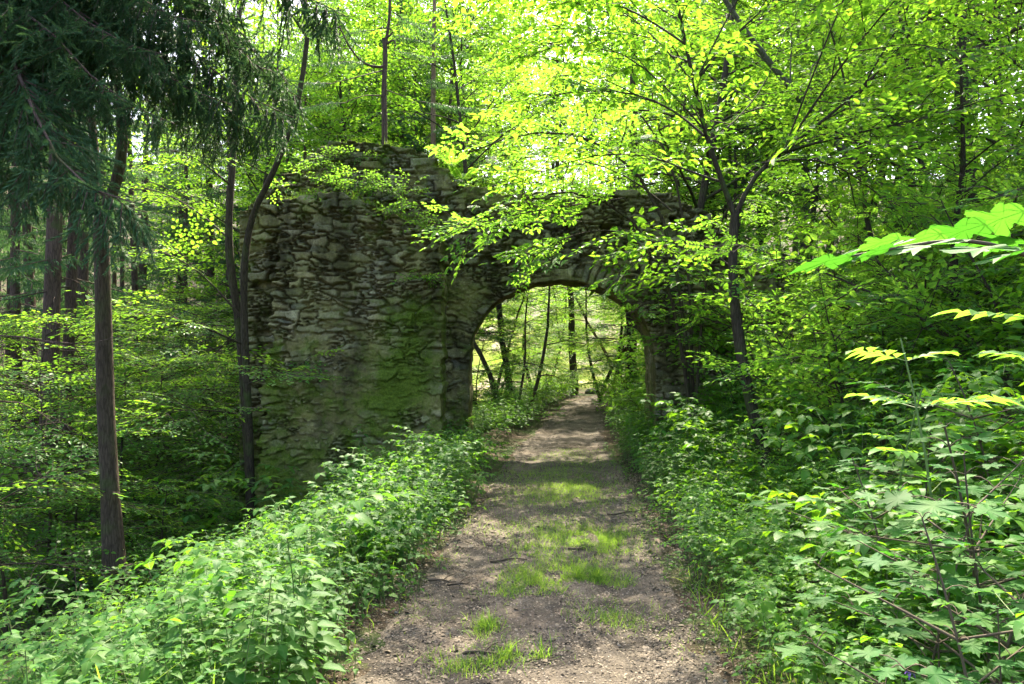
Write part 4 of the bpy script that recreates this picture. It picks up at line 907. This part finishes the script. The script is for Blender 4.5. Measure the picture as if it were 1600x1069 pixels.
for p_, r0 in main: tube(tb, px_line(p_, 18) - base, np.linspace(r0, r0 * .7, 18), 9, 0, .08, 8)
hi = [([(168, 20, 9.2), (230, -60, 9.6), (300, -120, 10), (380, -160, 10.4)], .03), ([(160, -100, 9.2), (60, -180, 9.0), (-40, -240, 8.8)], .03), ([(120, 40, 9.5), (60, 10, 10.4), (0, -20, 11.2), (-60, -40, 12)], .025), ([(176, 110, 9.2), (240, 60, 10), (300, 40, 10.8)], .02), ([(150, -300, 9.2), (200, -400, 9.4), (280, -480, 9.6)], .03), ([(150, -300, 9.2), (300, -390, 9.4), (480, -450, 9.8), (660, -480, 10.2)], .03), ([(160, -100, 9.2), (280, -190, 9.4), (420, -230, 9.7), (560, -250, 10)], .028), ([(158, -160, 9.2), (260, -300, 8.4), (360, -400, 7.6), (440, -480, 6.9)], .026), ([(100, -120, 9.6), (140, -260, 10.4), (200, -360, 11.2)], .03)]  # high limbs reaching right above the frame are added to shade the left bank
dress(tb, cb, [(px_line(p_, 9) - base, r0) for p_, r0 in hi], SP_BROAD, rt, 6, .9, .34, 1., .35, .2)
part('trunk', (tb, [M_BARK_B]), tree); part('crown', (cb, [M_BROAD, M_TWIG], False), tree)

# twin-stemmed maple by the wall's left end
base = at(392, 735, 12.6); base[2] = Hs(base[0], 12.6)
tree = thing('twin_stemmed_tree', 'dark twin stemmed maple beside the left end of the wall', 'tree', base); tb, cb = MB(), MB()
for p_, r0 in (([(394, 880, 12.6), (392, 770, 12.6), (388, 700, 12.6), (381, 600, 12.6), (376, 510, 12.6), (362, 440, 12.6), (355, 370, 12.6), (361, 290, 12.6), (368, 180, 12.7), (372, 40, 12.8), (380, -120, 13)], .085), ([(396, 880, 12.6), (392, 770, 12.6), (390, 690, 12.5), (385, 590, 12.4), (380, 480, 12.3), (381, 400, 12.2), (392, 335, 12.1), (418, 290, 12), (440, 240, 11.9), (470, 160, 11.8), (480, 60, 11.8)], .07)):
    tube(tb, px_line(p_, 26) - base, np.linspace(r0, r0 * .5, 26), 9, 0, .1, 9)
hi = [([(381, 500, 12.3), (330, 440, 12.2), (280, 400, 12), (220, 385, 11.8)], .02), ([(355, 370, 12.6), (310, 330, 13), (260, 300, 13.4), (210, 290, 13.8)], .02), ([(368, 180, 12.7), (310, 140, 13), (260, 130, 13.3), (210, 120, 13.6)], .025), ([(361, 290, 12.6), (300, 240, 12), (240, 230, 11.4)], .018), ([(383, 540, 12.4), (340, 520, 12), (290, 500, 11.5), (240, 490, 11.1), (190, 490, 10.7)], .018), ([(386, 600, 12.4), (430, 585, 11.8), (460, 580, 11.3)], .012), ([(480, 60, 11.8), (440, 0, 11.4), (400, -50, 11)], .02), ([(388, 650, 12.5), (330, 640, 11.8), (280, 640, 11.2), (230, 650, 10.7)], .012), ([(376, 510, 12.6), (330, 560, 13.2), (290, 590, 13.8)], .012)]
dress(tb, cb, [(px_line(p_, 9) - base, r0) for p_, r0 in hi], SP_BEECH, rt, 6, .75, .30, .9, .18, .3)
part('trunk', (tb, [M_BARK]), tree); part('crown', (cb, [M_BEECH, M_TWIG], False), tree)

# sapling spruce on the wall top, its lower branches half dead
base = at(601, 228, 13.9); tree = thing('wall_top_tree', 'thin crooked conifer growing on top of the ruined wall', 'tree', base); tb, cb = MB(), MB()
tr = px_line([(601, 240, 13.9), (601, 190, 13.9), (599, 130, 13.9), (603, 80, 13.9), (600, 60, 13.9)], 12) - base; tube(tb, tr, np.linspace(.055, .04, 12), 8, 0, .12, 4)
for p_, r0 in (([(600, 62, 13.9), (618, 50, 13.8), (605, 42, 13.8), (585, 46, 13.8)], .022), ([(602, 70, 13.9), (618, 60, 13.8), (617, 80, 13.8)], .02), ([(599, 105, 13.9), (570, 104, 13.8), (545, 75, 13.7), (530, 40, 13.6)], .03), ([(603, 66, 13.9), (612, 20, 13.9), (608, -40, 13.9), (600, -160, 14), (590, -320, 14)], .034), ([(599, 110, 13.9), (560, 120, 13.2), (520, 130, 12.6)], .014), ([(600, 150, 13.9), (570, 148, 13.5), (540, 160, 13.1)], .012), ([(601, 140, 13.9), (630, 150, 13.6), (660, 160, 13.3)], .01)):
    tube(tb, px_line(p_, 10) - base, np.linspace(r0, r0 * .4, 10), 6, 0, .12, 5)
TBW = tb
# ------------------------------------------------------------------ spruces
def t_bough(r, L=2.6, near=False):
    mb = MB(); x = np.linspace(0, L, 10); main = np.stack([x, (.09 if near else .05) * L * np.sin(x * (1.6 if near else 2) + r.uniform(0, 6)), -.10 * x + (.05 * np.sin(x * 5) if near else 0) - .05 * x * x + .045 * np.maximum(0, x - L * .6) ** 2 * 2], -1)
    tube(mb, main, np.linspace(.016 if near else .022, .003, 10) * (L / 2.6), 5, 1); O, D, W = [], [], []
    stp = .055 if near else .12
    for q in range(int(L * .92 / stp)):
        f = .08 + .92 * (q * stp) / (L * .92); i = min(8, int(f * 9)); p = main[i] + (main[i + 1] - main[i]) * (f * 9 - i)
        for sg in (-1, 1):
            l = (.16 + .62 * (1 - f) * (L / 2.6) * min(1, f * 4 + .3)) * (r.uniform(.35, 1.35) if near else r.uniform(.6, 1.2)); a = r.uniform(.75, 1.2); dd = arr([math.cos(a) * r.uniform(.2, 1.1), sg * math.sin(a) * r.uniform(.4, 1.), r.normal(-.55, .3)]) if near else arr([math.cos(a), sg * math.sin(a), r.normal(-.15, .12)])
            nn = max(3, int(l / (.05 if near else .085))); t = (np.arange(nn) + .3) / nn; pts = p + unit(dd) * (t * l)[:, None] + np.stack([0 * t, 0 * t, -.30 * l * t * t], -1)
            if near: tube(mb, pts[[0, nn // 2, -1]], [.004, .003, .0015], 3, 1)
            for k in range(nn):
                for z in range(2 if near else 3):
                    O.append(pts[k]); D.append(dd * r.uniform(.3, 1.1) + r.normal(0, .45 if near else .35, 3) + arr([0, 0, -r.uniform(.0, 1.1) if near else -r.uniform(.2, 1.4)])); W.append(r.uniform(.7, 1.25) * (1 - .35 * t[k]))
    O, D, W = arr(O), unit(arr(D)), arr(W)
    if not near:
        dm = MB(); dm.add([[0, 0, 0], [.4, -.09, .01], [1, 0, -.05], [.4, .09, .01]], [[0, 1, 2, 3]]); mb.inst(dm, frames(D, r.normal(0, 1, D.shape) + [0, 0, .6]) * (W * .17)[:, None, None], O)
    else:                                     # hanging twigs set with needles
        tw = MB(); m = 30; z = np.linspace(.03, 1, m)
        for k, zz in enumerate(z):
            for q in range(3):
                a = k * 2.4 + q * 2.1; b = arr([zz, 0, -.12 * zz * zz]); dv = arr([.75, .75 * math.cos(a), .75 * math.sin(a)]); nl = .14 * (1.1 - .4 * zz); sd_ = arr([0, -math.sin(a), math.cos(a)]) * .016; tw.add([b - sd_, b + sd_, b + dv * nl], [[0, 1, 2]])
        tube(tw, [[0, 0, 0], [.5, 0, -.03], [1, 0, -.12]], [.010, .008, .004], 3, 1); mb.inst(tw, frames(D, r.normal(0, 1, D.shape)) * (W * .19)[:, None, None], O)
    return mb
rs = np.random.default_rng(51)
BOF = [t_bough(rs) for _ in range(3)]; BON = [t_bough(rs, 2.6, True) for _ in range(4)]
def spruce(seed, Ht=24, cb_=6., R_=2.6, tr=.17, nb=70, dead=14, lowdead=1.5):
    r = np.random.default_rng(seed); tb, cb = MB(), MB(); z = np.linspace(-.5, Ht, 26); P = np.stack([.06 * np.sin(z * .35 + seed), .06 * np.cos(z * .3), z], -1); tube(tb, P, tr * (1.02 - .95 * (z + .5) / Ht) + tr * .5 * np.exp(-(z + .5) * 2), 9, 0, .06, seed)
    for q in range(dead):
        zz = r.uniform(lowdead, cb_ + 1); a = r.uniform(0, 6.28); tube(tb, limb([0, 0, zz], [math.cos(a), math.sin(a), -.1], r.uniform(.4, 1.6), 5, .05, .12, r), np.linspace(.014, .004, 5), 4, 0)
    M, T, K = [], [], []
    for q in range(nb):
        f = (q + r.uniform(0, 1)) / nb; zz = cb_ + (Ht - cb_) * f; a = q * 2.4 + r.normal(0, .3); l = (R_ * (1 - f) ** .8 + .25) * r.uniform(.75, 1.15) / 2.6
        M.append(frames(arr([[math.cos(a), math.sin(a), .18 - .25 * (1 - f)]]), arr([[0, 0, 1.]]))[0] * l); T.append([0, 0, zz]); K.append(int(r.integers(3)))
    M, T, K = arr(M), arr(T), np.array(K)
    for k in range(3): cb.inst(BOF[k].flat(), M[K == k], T[K == k])
    return tb, cb
SPR = []
for k, (h, c_, R_, t_) in enumerate(((25, 7.5, 2.6, .19), (23, 6.0, 2.4, .16), (26, 9, 2.8, .21), (18, 3.0, 2.2, .13))):
    tb, cb = spruce(60 + k, h, c_, R_, t_, 60 if k < 3 else 50); SPR.append(kindmesh(tb, cb, M_SPRUCE_BARK, M_NEEDLE_FAR))
# finish the wall-top conifer
tree_ = tree; cbw = MB()
for px, py, d_, a, l in ((530, 40, 13.6, 2.6, .5), (545, 75, 13.7, 3.2, .4), (520, 130, 12.6, 3.6, .45), (540, 160, 13.1, 3.4, .4), (660, 160, 13.3, -.4, .4), (575, 100, 13.8, 3.9, .45), (612, 20, 13.9, .6, .5), (608, -40, 13.9, 2.8, .6), (600, -100, 14, -.5, .6), (600, -160, 14, 3.5, .7), (596, -220, 14, .3, .6), (592, -280, 14, 2.2, .5), (585, 46, 13.8, 3.1, .35), (617, 80, 13.8, -.2, .3)):
    cbw.inst(BOF[0], frames(arr([[math.cos(a), math.sin(a), -.05]]), arr([[0, 0, 1.]])) * l, arr([at(px, py, d_) - base]))
part('trunk', (TBW, [M_SPRUCE_BARK]), tree_); part('crown', (cbw, [M_NEEDLE_FAR, M_TWIG], False), tree_)

# near spruce hanging its boughs into the upper left
bx, by = -5.3, 7.0; base = arr([bx, by, Hs(bx, by)]); tree = thing('hanging_spruce', 'dark spruce with long drooping boughs hanging into the upper left', 'tree', base); tb, cb = MB(), MB()
z = np.linspace(-.4, 15, 22); tube(tb, np.stack([0 * z, 0 * z, z], -1), .2 * (1.03 - z / 15.5), 12, 0, .05, 3)
M, T, K = [], [], []
rn = np.random.default_rng(8)
for k in range(22):
    zz = 6.3 + 7.0 * (k / 22); a = rn.uniform(-1.9, 2.2); l = rn.uniform(2.4, 3.6) * (1.08 - .3 * k / 20); M.append(frames(arr([[math.cos(a), math.sin(a), rn.uniform(-.55, -.1)]]), arr([[rn.normal(0, .15), rn.normal(0, .15), 1.]]))[0] * (l / 2.6)); T.append([.1 * math.cos(a), .1 * math.sin(a), zz]); K.append(k % 4)
for a, dz, zz, l in ((.35, -.36, 7.4, 3.7), (.10, -.28, 6.8, 3.0), (.5, -.34, 7.9, 4.0), (-.25, -.3, 6.9, 2.8), (.75, -.3, 7.0, 3.2), (.25, -.36, 8.6, 4.3), (.6, -.42, 8.6, 4.1), (.05, -.1, 5.0, 1.6), (-.5, -.1, 5.3, 1.8), (.42, -.3, 7.0, 3.4)):
    M.append(frames(arr([[math.cos(a), math.sin(a), dz]]), arr([[0, 0, 1.]]))[0] * (l / 2.6)); T.append([0, 0, zz]); K.append(int(rn.integers(4)))
M, T, K = arr(M), arr(T), np.array(K)
for k in range(4): cb.inst(BON[k].flat(), M[K == k], T[K == k])
for zz, a, l in ((3.25, .1, 1.9), (2.6, 1.0, 1.3), (2.9, 2.0, 1.4)):
    P = limb([0, 0, zz], [math.cos(a), math.sin(a), -.05], l, 10, .0, .16, rn); tube(tb, P, np.linspace(.013, .003, 10), 5, 0, .1)
    for q in (4, 6, 7): tube(tb, limb(P[q], unit(P[q + 1] - P[q]) + rn.normal(0, .5, 3) - [0, 0, .3], l * .28, 5, .03, .15, rn), np.linspace(.005, .0015, 5), 4, 0)
part('trunk', (tb, [M_SPRUCE_BARK]), tree); part('crown', (cb, [M_NEEDLE, M_SPRUCE_BARK], False), tree)

# ------------------------------------------------------------------ forest
rf = np.random.default_rng(91)
taken = []
def free(x, y, d):
    for a, b in taken:
        if (a - x) ** 2 + (b - y) ** 2 < d * d: return False
    taken.append((x, y)); return True
def X_(px, d): return (px - 800) / FOC * d
def rs_(t=.02): return (rf.normal(0, t), rf.normal(0, t))
sp = []
for px, d, s, k in ((80, 15.5, 1.0, 0), (104, 16.3, .9, 1), (128, 20, 1.1, 2), (50, 24, 1., 0), (225, 22, .8, 1), (205, 27, .9, 2), (285, 26, .8, 1), (425, 30, 1., 1), (412, 40, 1., 2), (18, 19, .95, 1), (-40, 15, 1., 2), (-90, 20, 1, 0), (180, 38, 1, 1)):
    x = X_(px, d); taken.append((x, d)); sp.append((x, d, rf.uniform(0, 6.28), s, rs_(), k))
n = 0
while n < 62:
    d = rf.uniform(22, 75); px = rf.uniform(-250, 470); x = X_(px, d)
    if free(x, d, 2.3): sp.append((x, d, rf.uniform(0, 6.28), rf.uniform(.75, 1.15), rs_(), int(rf.integers(0, 4)))); n += 1
copies('spruce', 'tall spruce with a bare straight trunk in the dim forest left of the ruin', 'tree', 'spruces in the forest left of the ruin', SPR, sp)
sp = []
while len(sp) < 60:
    d = rf.uniform(24, 95); px = rf.uniform(380, 1050); x = X_(px, d)
    if -15 < x - 2 - .05 * d < 8.5 and 26 < d < 72: continue
    if free(x, d, 2.6): sp.append((x, d, rf.uniform(0, 6.28), rf.uniform(.8, 1.2), rs_(), int(rf.integers(0, 4))))
for px, d, s_ in ((690, 25, .95), (640, 23.5, .8), (585, 27, 1.), (735, 29, 1.), (540, 30, 1.), (480, 24, .9)): sp.append((X_(px, d), d, rf.uniform(0, 6.28), s_, rs_(), 3))
copies('spruce', 'distant spruce rising behind the ruined wall', 'tree', 'spruces behind the ruined wall', SPR, sp)
# pale pine trunk just behind the wall
tb, cb = spruce(71, 16, 5.6, 2.0, .13, 46, 10, 3.2); x = X_(681, 20)
t = thing('pine', 'pale bare pine trunk standing just behind the step of the wall', 'tree', (x, 20, Hs(x, 20))); part('trunk', (tb, [M_PINE_BARK]), t); part('crown', (cb, [M_NEEDLE_FAR, M_TWIG], False), t)

BRO = []
for k, (h, b, R_, nb) in enumerate(((8.5, 1.4, 2.7, 18), (10.5, 2.2, 3.0, 20), (7.0, .9, 2.4, 16), (12.5, 3.5, 3.3, 22))):
    tb, cb = broadleaf(110 + k, h, b, R_, nb, .09 + .012 * k, SP_BROAD if k != 3 else SP_BIG, sub=5, step=.36, lean=.1); BRO.append(kindmesh(tb, cb, M_BARK, M_BROAD))
TAL = []
for k, (h, b, R_, nb) in enumerate(((16, 5, 4.2, 26), (14, 3, 4.0, 26), (18, 7, 4.4, 26))):
    tb, cb = broadleaf(130 + k, h, b, R_, nb, .17, SP_FAR, sub=6, step=.55, scale=1.15); TAL.append(kindmesh(tb, cb, M_GREY_BARK, M_FAR))
LAY = []
for k, (h, b, R_, nb) in enumerate(((3.0, .5, 1.7, 12), (4.2, .8, 2.0, 15), (2.2, .3, 1.4, 10), (5.5, 1.2, 2.2, 17))):
    tb, cb = broadleaf(150 + k, h, b, R_, nb, .035, SP_BEECH, sub=5, step=.34, up=.12, flat=.14, trunk_k=6, wob=.08); LAY.append(kindmesh(tb, cb, M_BARK, M_BEECH))
SHR = []
for k in range(3):                               # many-stemmed shrubs
    r = np.random.default_rng(170 + k); tb, cb = MB(), MB(); L = []
    for q in range(9):
        a = q * 2.4 + r.normal(0, .3); L.append((limb([r.normal(0, .1), r.normal(0, .1), -.2], [math.cos(a) * .7, math.sin(a) * .7, 1.1], r.uniform(1.8, 3.0), 9, .05, .1, r), .018))
    dress(tb, cb, L, SP_BROAD if k else SP_ROWAN, r, 7, .7, .30, .9, .3, .12); SHR.append(kindmesh(tb, cb, M_BARK_B, M_ELDER if k < 2 else M_BROAD, 'stem', 'crown'))

# broadleaf trees above and behind the wall, crowns starting above its top
WAL = []
for k, (h, b, R_, nb) in enumerate(((13, 4.6, 3.2, 26), (12, 4.2, 3.0, 24), (14.5, 5.2, 3.4, 26))):
    tb, cb = broadleaf(210 + k, h, b, R_, nb, .11, SP_BROAD, sub=6, step=.38, lean=.06); WAL.append(kindmesh(tb, cb, M_BARK, M_BROAD))
sp = [(X_(px, d), d, rf.uniform(0, 6), s_, rs_(), k) for px, d, k, s_ in ((500, 32, 0, 1.3), (590, 33, 1, 1.35), (680, 31, 2, 1.25), (1050, 31, 0, 1.3), (1120, 33, 1, 1.3), (1200, 24, 2, 1.1), (1290, 27, 0, 1.2), (1400, 29, 1, 1.3), (440, 34, 2, 1.3), (380, 36, 0, 1.4), (1540, 27, 2, 1.2), (545, 24, 1, 1.1), (712, 28, 2, 1.35), (850, 76, 2, 1.9), (640, 36, 0, 1.5), (620, 22.5, 2, 1), (700, 19, 1, 1), (715, 23, 0, 1.1), (1075, 22, 1, 1), (1120, 25.5, 2, 1), (420, 22, 2, 1), (500, 25, 0, 1.1), (660, 25.5, 1, 1.05), (1180, 28, 0, 1.1), (1060, 28, 0, 1.1), (800, 26, 2, 1.05), (1040, 17.8, 0, 1.15))]
copies('broadleaf_tree', 'slim brown trunked young tree in the woodland behind the ruin', 'tree', 'young trees behind the ruined wall', WAL, sp)
sp = []
for px, d, k, s in ((480, 30, 0, 1), (560, 34, 1, 1), (640, 30, 2, .9), (720, 33, 0, 1.0), (430, 38, 1, 1.1), (600, 44, 2, 1.2), (1150, 28, 0, 1), (1250, 26, 1, 1), (1350, 30, 2, 1), (1080, 34, 1, .95), (1480, 26, 0, 1), (1600, 30, 2, 1), (1700, 24, 1, 1), (1420, 38, 1, 1.1), (1550, 42, 0, 1.2), (800, 78, 0, 1.4), (900, 82, 1, 1.5), (1000, 76, 2, 1.4), (1120, 60, 0, 1.2), (1220, 50, 1, 1.2), (700, 74, 1, 1.4), (1300, 60, 2, 1.3), (860, 95, 2, 1.6), (960, 98, 0, 1.6), (1150, 40, 1, 1.1), (1240, 38, 2, 1), (1340, 44, 0, 1.2), (1500, 34, 1, 1.1), (1640, 38, 2, 1.1), (1080, 48, 2, 1.2), (1180, 56, 0, 1.3), (820, 88, 1, 1.7), (920, 90, 0, 1.7), (760, 84, 2, 1.6), (660, 84, 0, 1.5), (560, 80, 1, 1.5)):
    sp.append((X_(px, d), d, rf.uniform(0, 6.28), s, rs_(), k))
copies('broadleaf_tree', 'tall grey trunked deciduous tree in the wood behind the ruin', 'tree', 'tall deciduous trees behind the ruin', TAL, sp)
# trees on the right-hand slope
sp = [(X_(1430, 15), 15, 1, 1., rs_(.06), 1), (X_(1260, 18), 18, 2, .9, rs_(.06), 2), (X_(1540, 12), 12, 3, 1., rs_(.06), 3), (X_(1600, 9.5), 9.5, 4, .9, rs_(.06), 0), (X_(1330, 22), 22, 5, 1.1, rs_(.06), 3), (X_(1450, 20), 20, 1, 1.1, rs_(.06), 1), (X_(1180, 21), 21, 2, 1., rs_(.06), 0), (X_(1700, 13), 13, 3, 1., rs_(.06), 2), (X_(1570, 17), 17, 4, 1.1, rs_(.06), 1), (X_(1380, 25), 25, 5, 1.1, rs_(), 3), (X_(1660, 20), 20, 0, 1.2, rs_(), 3), (X_(1490, 9.5), 9.5, 2, .55, rs_(.05), 2), (X_(1400, 10.5), 10.5, 3, .6, rs_(.05), 0)]
copies('broadleaf_tree', 'leafy young tree rooted on the steep slope right of the path', 'tree', 'young trees on the right slope', BRO, sp)
sp = []
while len(sp) < 46:
    d = rf.uniform(6.5, 24); px = rf.uniform(1080, 1750); x = X_(px, d)
    if x - pc(d) < 2.0 or (px < 1330 and d < 10.5) or (px < 1170 and d < 15) or (px > 1330 and d < 7.5) or (d > 12.5 and d < 15 and x < 4.2): continue
    if free(x, d, .9): sp.append((x, d, rf.uniform(0, 6.28), rf.uniform(.5, 1.0), rs_(.08), int(rf.integers(0, 3))))
copies('shrub', 'leafy many stemmed shrub on the slope right of the path', 'shrub', 'shrubs on the right slope', SHR, sp)
copies('shrub', 'bushy shrub crowding the right pier of the gateway', 'shrub', 'shrubs against the right pier', SHR, [(4.3, 12.6, 2, 1.15, (0, 0), 2), (4.9, 11.6, 3, 1.1, (0, 0), 0), (4.6, 13.4, 5, 1.3, (0, 0), 2)])
# leaning trunk on the slope
mb = MB(); P = px_line([(1400, 330, 12.5), (1362, 290, 12.4), (1300, 215, 12.2), (1255, 160, 12), (1215, 115, 11.9), (1165, 50, 11.8), (1120, -20, 11.7)], 20); b0 = arr([P[0][0] + .6, P[0][1] + .2, Hs(P[0][0] + .6, P[0][1] + .2)]); P = np.concatenate([[b0 - [0, 0, .2], b0 + [-.2, 0, .15]], P]); tube(mb, P - b0, np.linspace(.075, .035, len(P)), 9, 0, .1, 6)
L = [(limb(P[i] - b0, [rf.normal(0, .5), rf.normal(0, .5), .8], 1.6, 8, .02, .1, rf), .015) for i in range(9, len(P), 2)]; cb = MB(); dress(mb, cb, L, SP_BROAD, rf, 5, .7, .34, 1., .35, .2)
t = thing('leaning_tree', 'mossy leaning trunk slanting across the right slope', 'tree', b0); part('trunk', (mb, [M_GREY_BARK]), t); part('crown', (cb, [M_BROAD, M_TWIG], False), t)
# layered saplings in the valley at the left
sp = []
for px, d, k, s in ((230, 12.5, 1, .9), (280, 15, 3, .9), (200, 13.5, 1, 1.), (325, 16.5, 0, 1.), (110, 12, 0, 1.), (60, 11, 1, .9), (20, 9, 2, 1), (270, 16, 3, 1.), (150, 17, 3, 1.), (345, 15.5, 1, .9), (-20, 13, 3, 1), (330, 19, 3, 1.1), (230, 21, 3, 1.2), (90, 20, 3, 1.1), (255, 10.5, 2, .7), (420, 18, 3, 1.), (400, 24, 3, 1.3), (180, 25, 3, 1.3), (20, 17, 3, 1.1), (340, 24, 3, 1.3)):
    sp.append((X_(px, d), d, rf.uniform(0, 6.28), s, rs_(.05), k))
copies('beech_sapling', 'beech sapling with flat layers of leaves in the valley left of the path', 'sapling', 'beech saplings in the left valley', LAY, sp)
# trees seen through the arch
SLE = []
for k, (h, b, R_, nb) in enumerate(((9, 2.6, 1.9, 15), (8, 1.6, 1.7, 15), (11, 2.8, 2.3, 17))):
    tb, cb = broadleaf(190 + k, h, b, R_, int(nb * .7), .075 + .02 * (k == 2), SP_BEECH, sub=4, step=.5, up=.2, flat=.2, lean=.12, wob=.09); SLE.append(kindmesh(tb, cb, M_BARK_B, M_BROAD))
sp = [(X_(785, 22), 22, 0, 1.1, (0, 0), 0), (X_(820, 21), 21, 1, .8, (0, .04), 1), (X_(800, 21.5), 21.5, 1, .6, (0, -.06), 1), (X_(897, 30), 30, 2, 1.5, (.0, -.10), 2), (X_(935, 27), 27, 3, .9, (0, -.12), 0), (X_(950, 25), 25, 1, .9, (0, -.14), 1), (X_(942, 26), 26, 4, .8, (0, -.02), 1), (X_(985, 23), 23, 2, .9, (0, -.06), 0), (X_(1010, 28), 28, 0, 1., (0, .05), 2), (X_(755, 30), 30, 4, 1.1, (0, 0), 1), (X_(860, 40), 40, 1, 1.1, (0, 0), 1), (X_(960, 38), 38, 1, 1.1, (0, 0), 0), (X_(770, 27), 27, 5, .9, (0, .05), 0), (X_(970, 31), 31, 5, 1.1, (0, -.1), 0), (X_(835, 34), 34, 3, 1.0, (0, 0), 1)]
copies('slender_tree', 'slender dark trunk seen through the arch beyond the path bend', 'tree', 'trees seen through the arch', SLE, sp)
sp = [(X_(px, d), d, rf.uniform(0, 6), s_, (0, 0), k) for px, d, s_, k in ((748, 22, .8, 1), (810, 33, 1., 1), (990, 26, .9, 3), (880, 46, 1.5, 1), (940, 52, 1.6, 3), (775, 38, 1.3, 1), (860, 58, 1.6, 3), (980, 44, 1.3, 1))]
copies('beech_sapling', 'sunlit sapling in the bright clearing seen through the arch', 'sapling', 'saplings in the clearing beyond the arch', LAY, sp)
sp = [(X_(752, 18.5), 18.5, 0, .6, (0, 0), 0), (X_(735, 20.5), 20.5, 1, .8, (0, 0), 1), (X_(800, 25), 25, 2, .6, (0, 0), 2), (X_(845, 28), 28, 2, .6, (0, 0), 0), (X_(1005, 19), 19, 3, .6, (0, 0), 1), (X_(1000, 23), 23, 3, .8, (0, 0), 2), (X_(1040, 16.8), 16.8, 4, .6, (0, 0), 0), (X_(870, 29.5), 29.5, 5, .4, (0, 0), 1)]
copies('shrub', 'low leafy shrub beside the path beyond the arch', 'shrub', 'shrubs beyond the arch', SHR, sp)
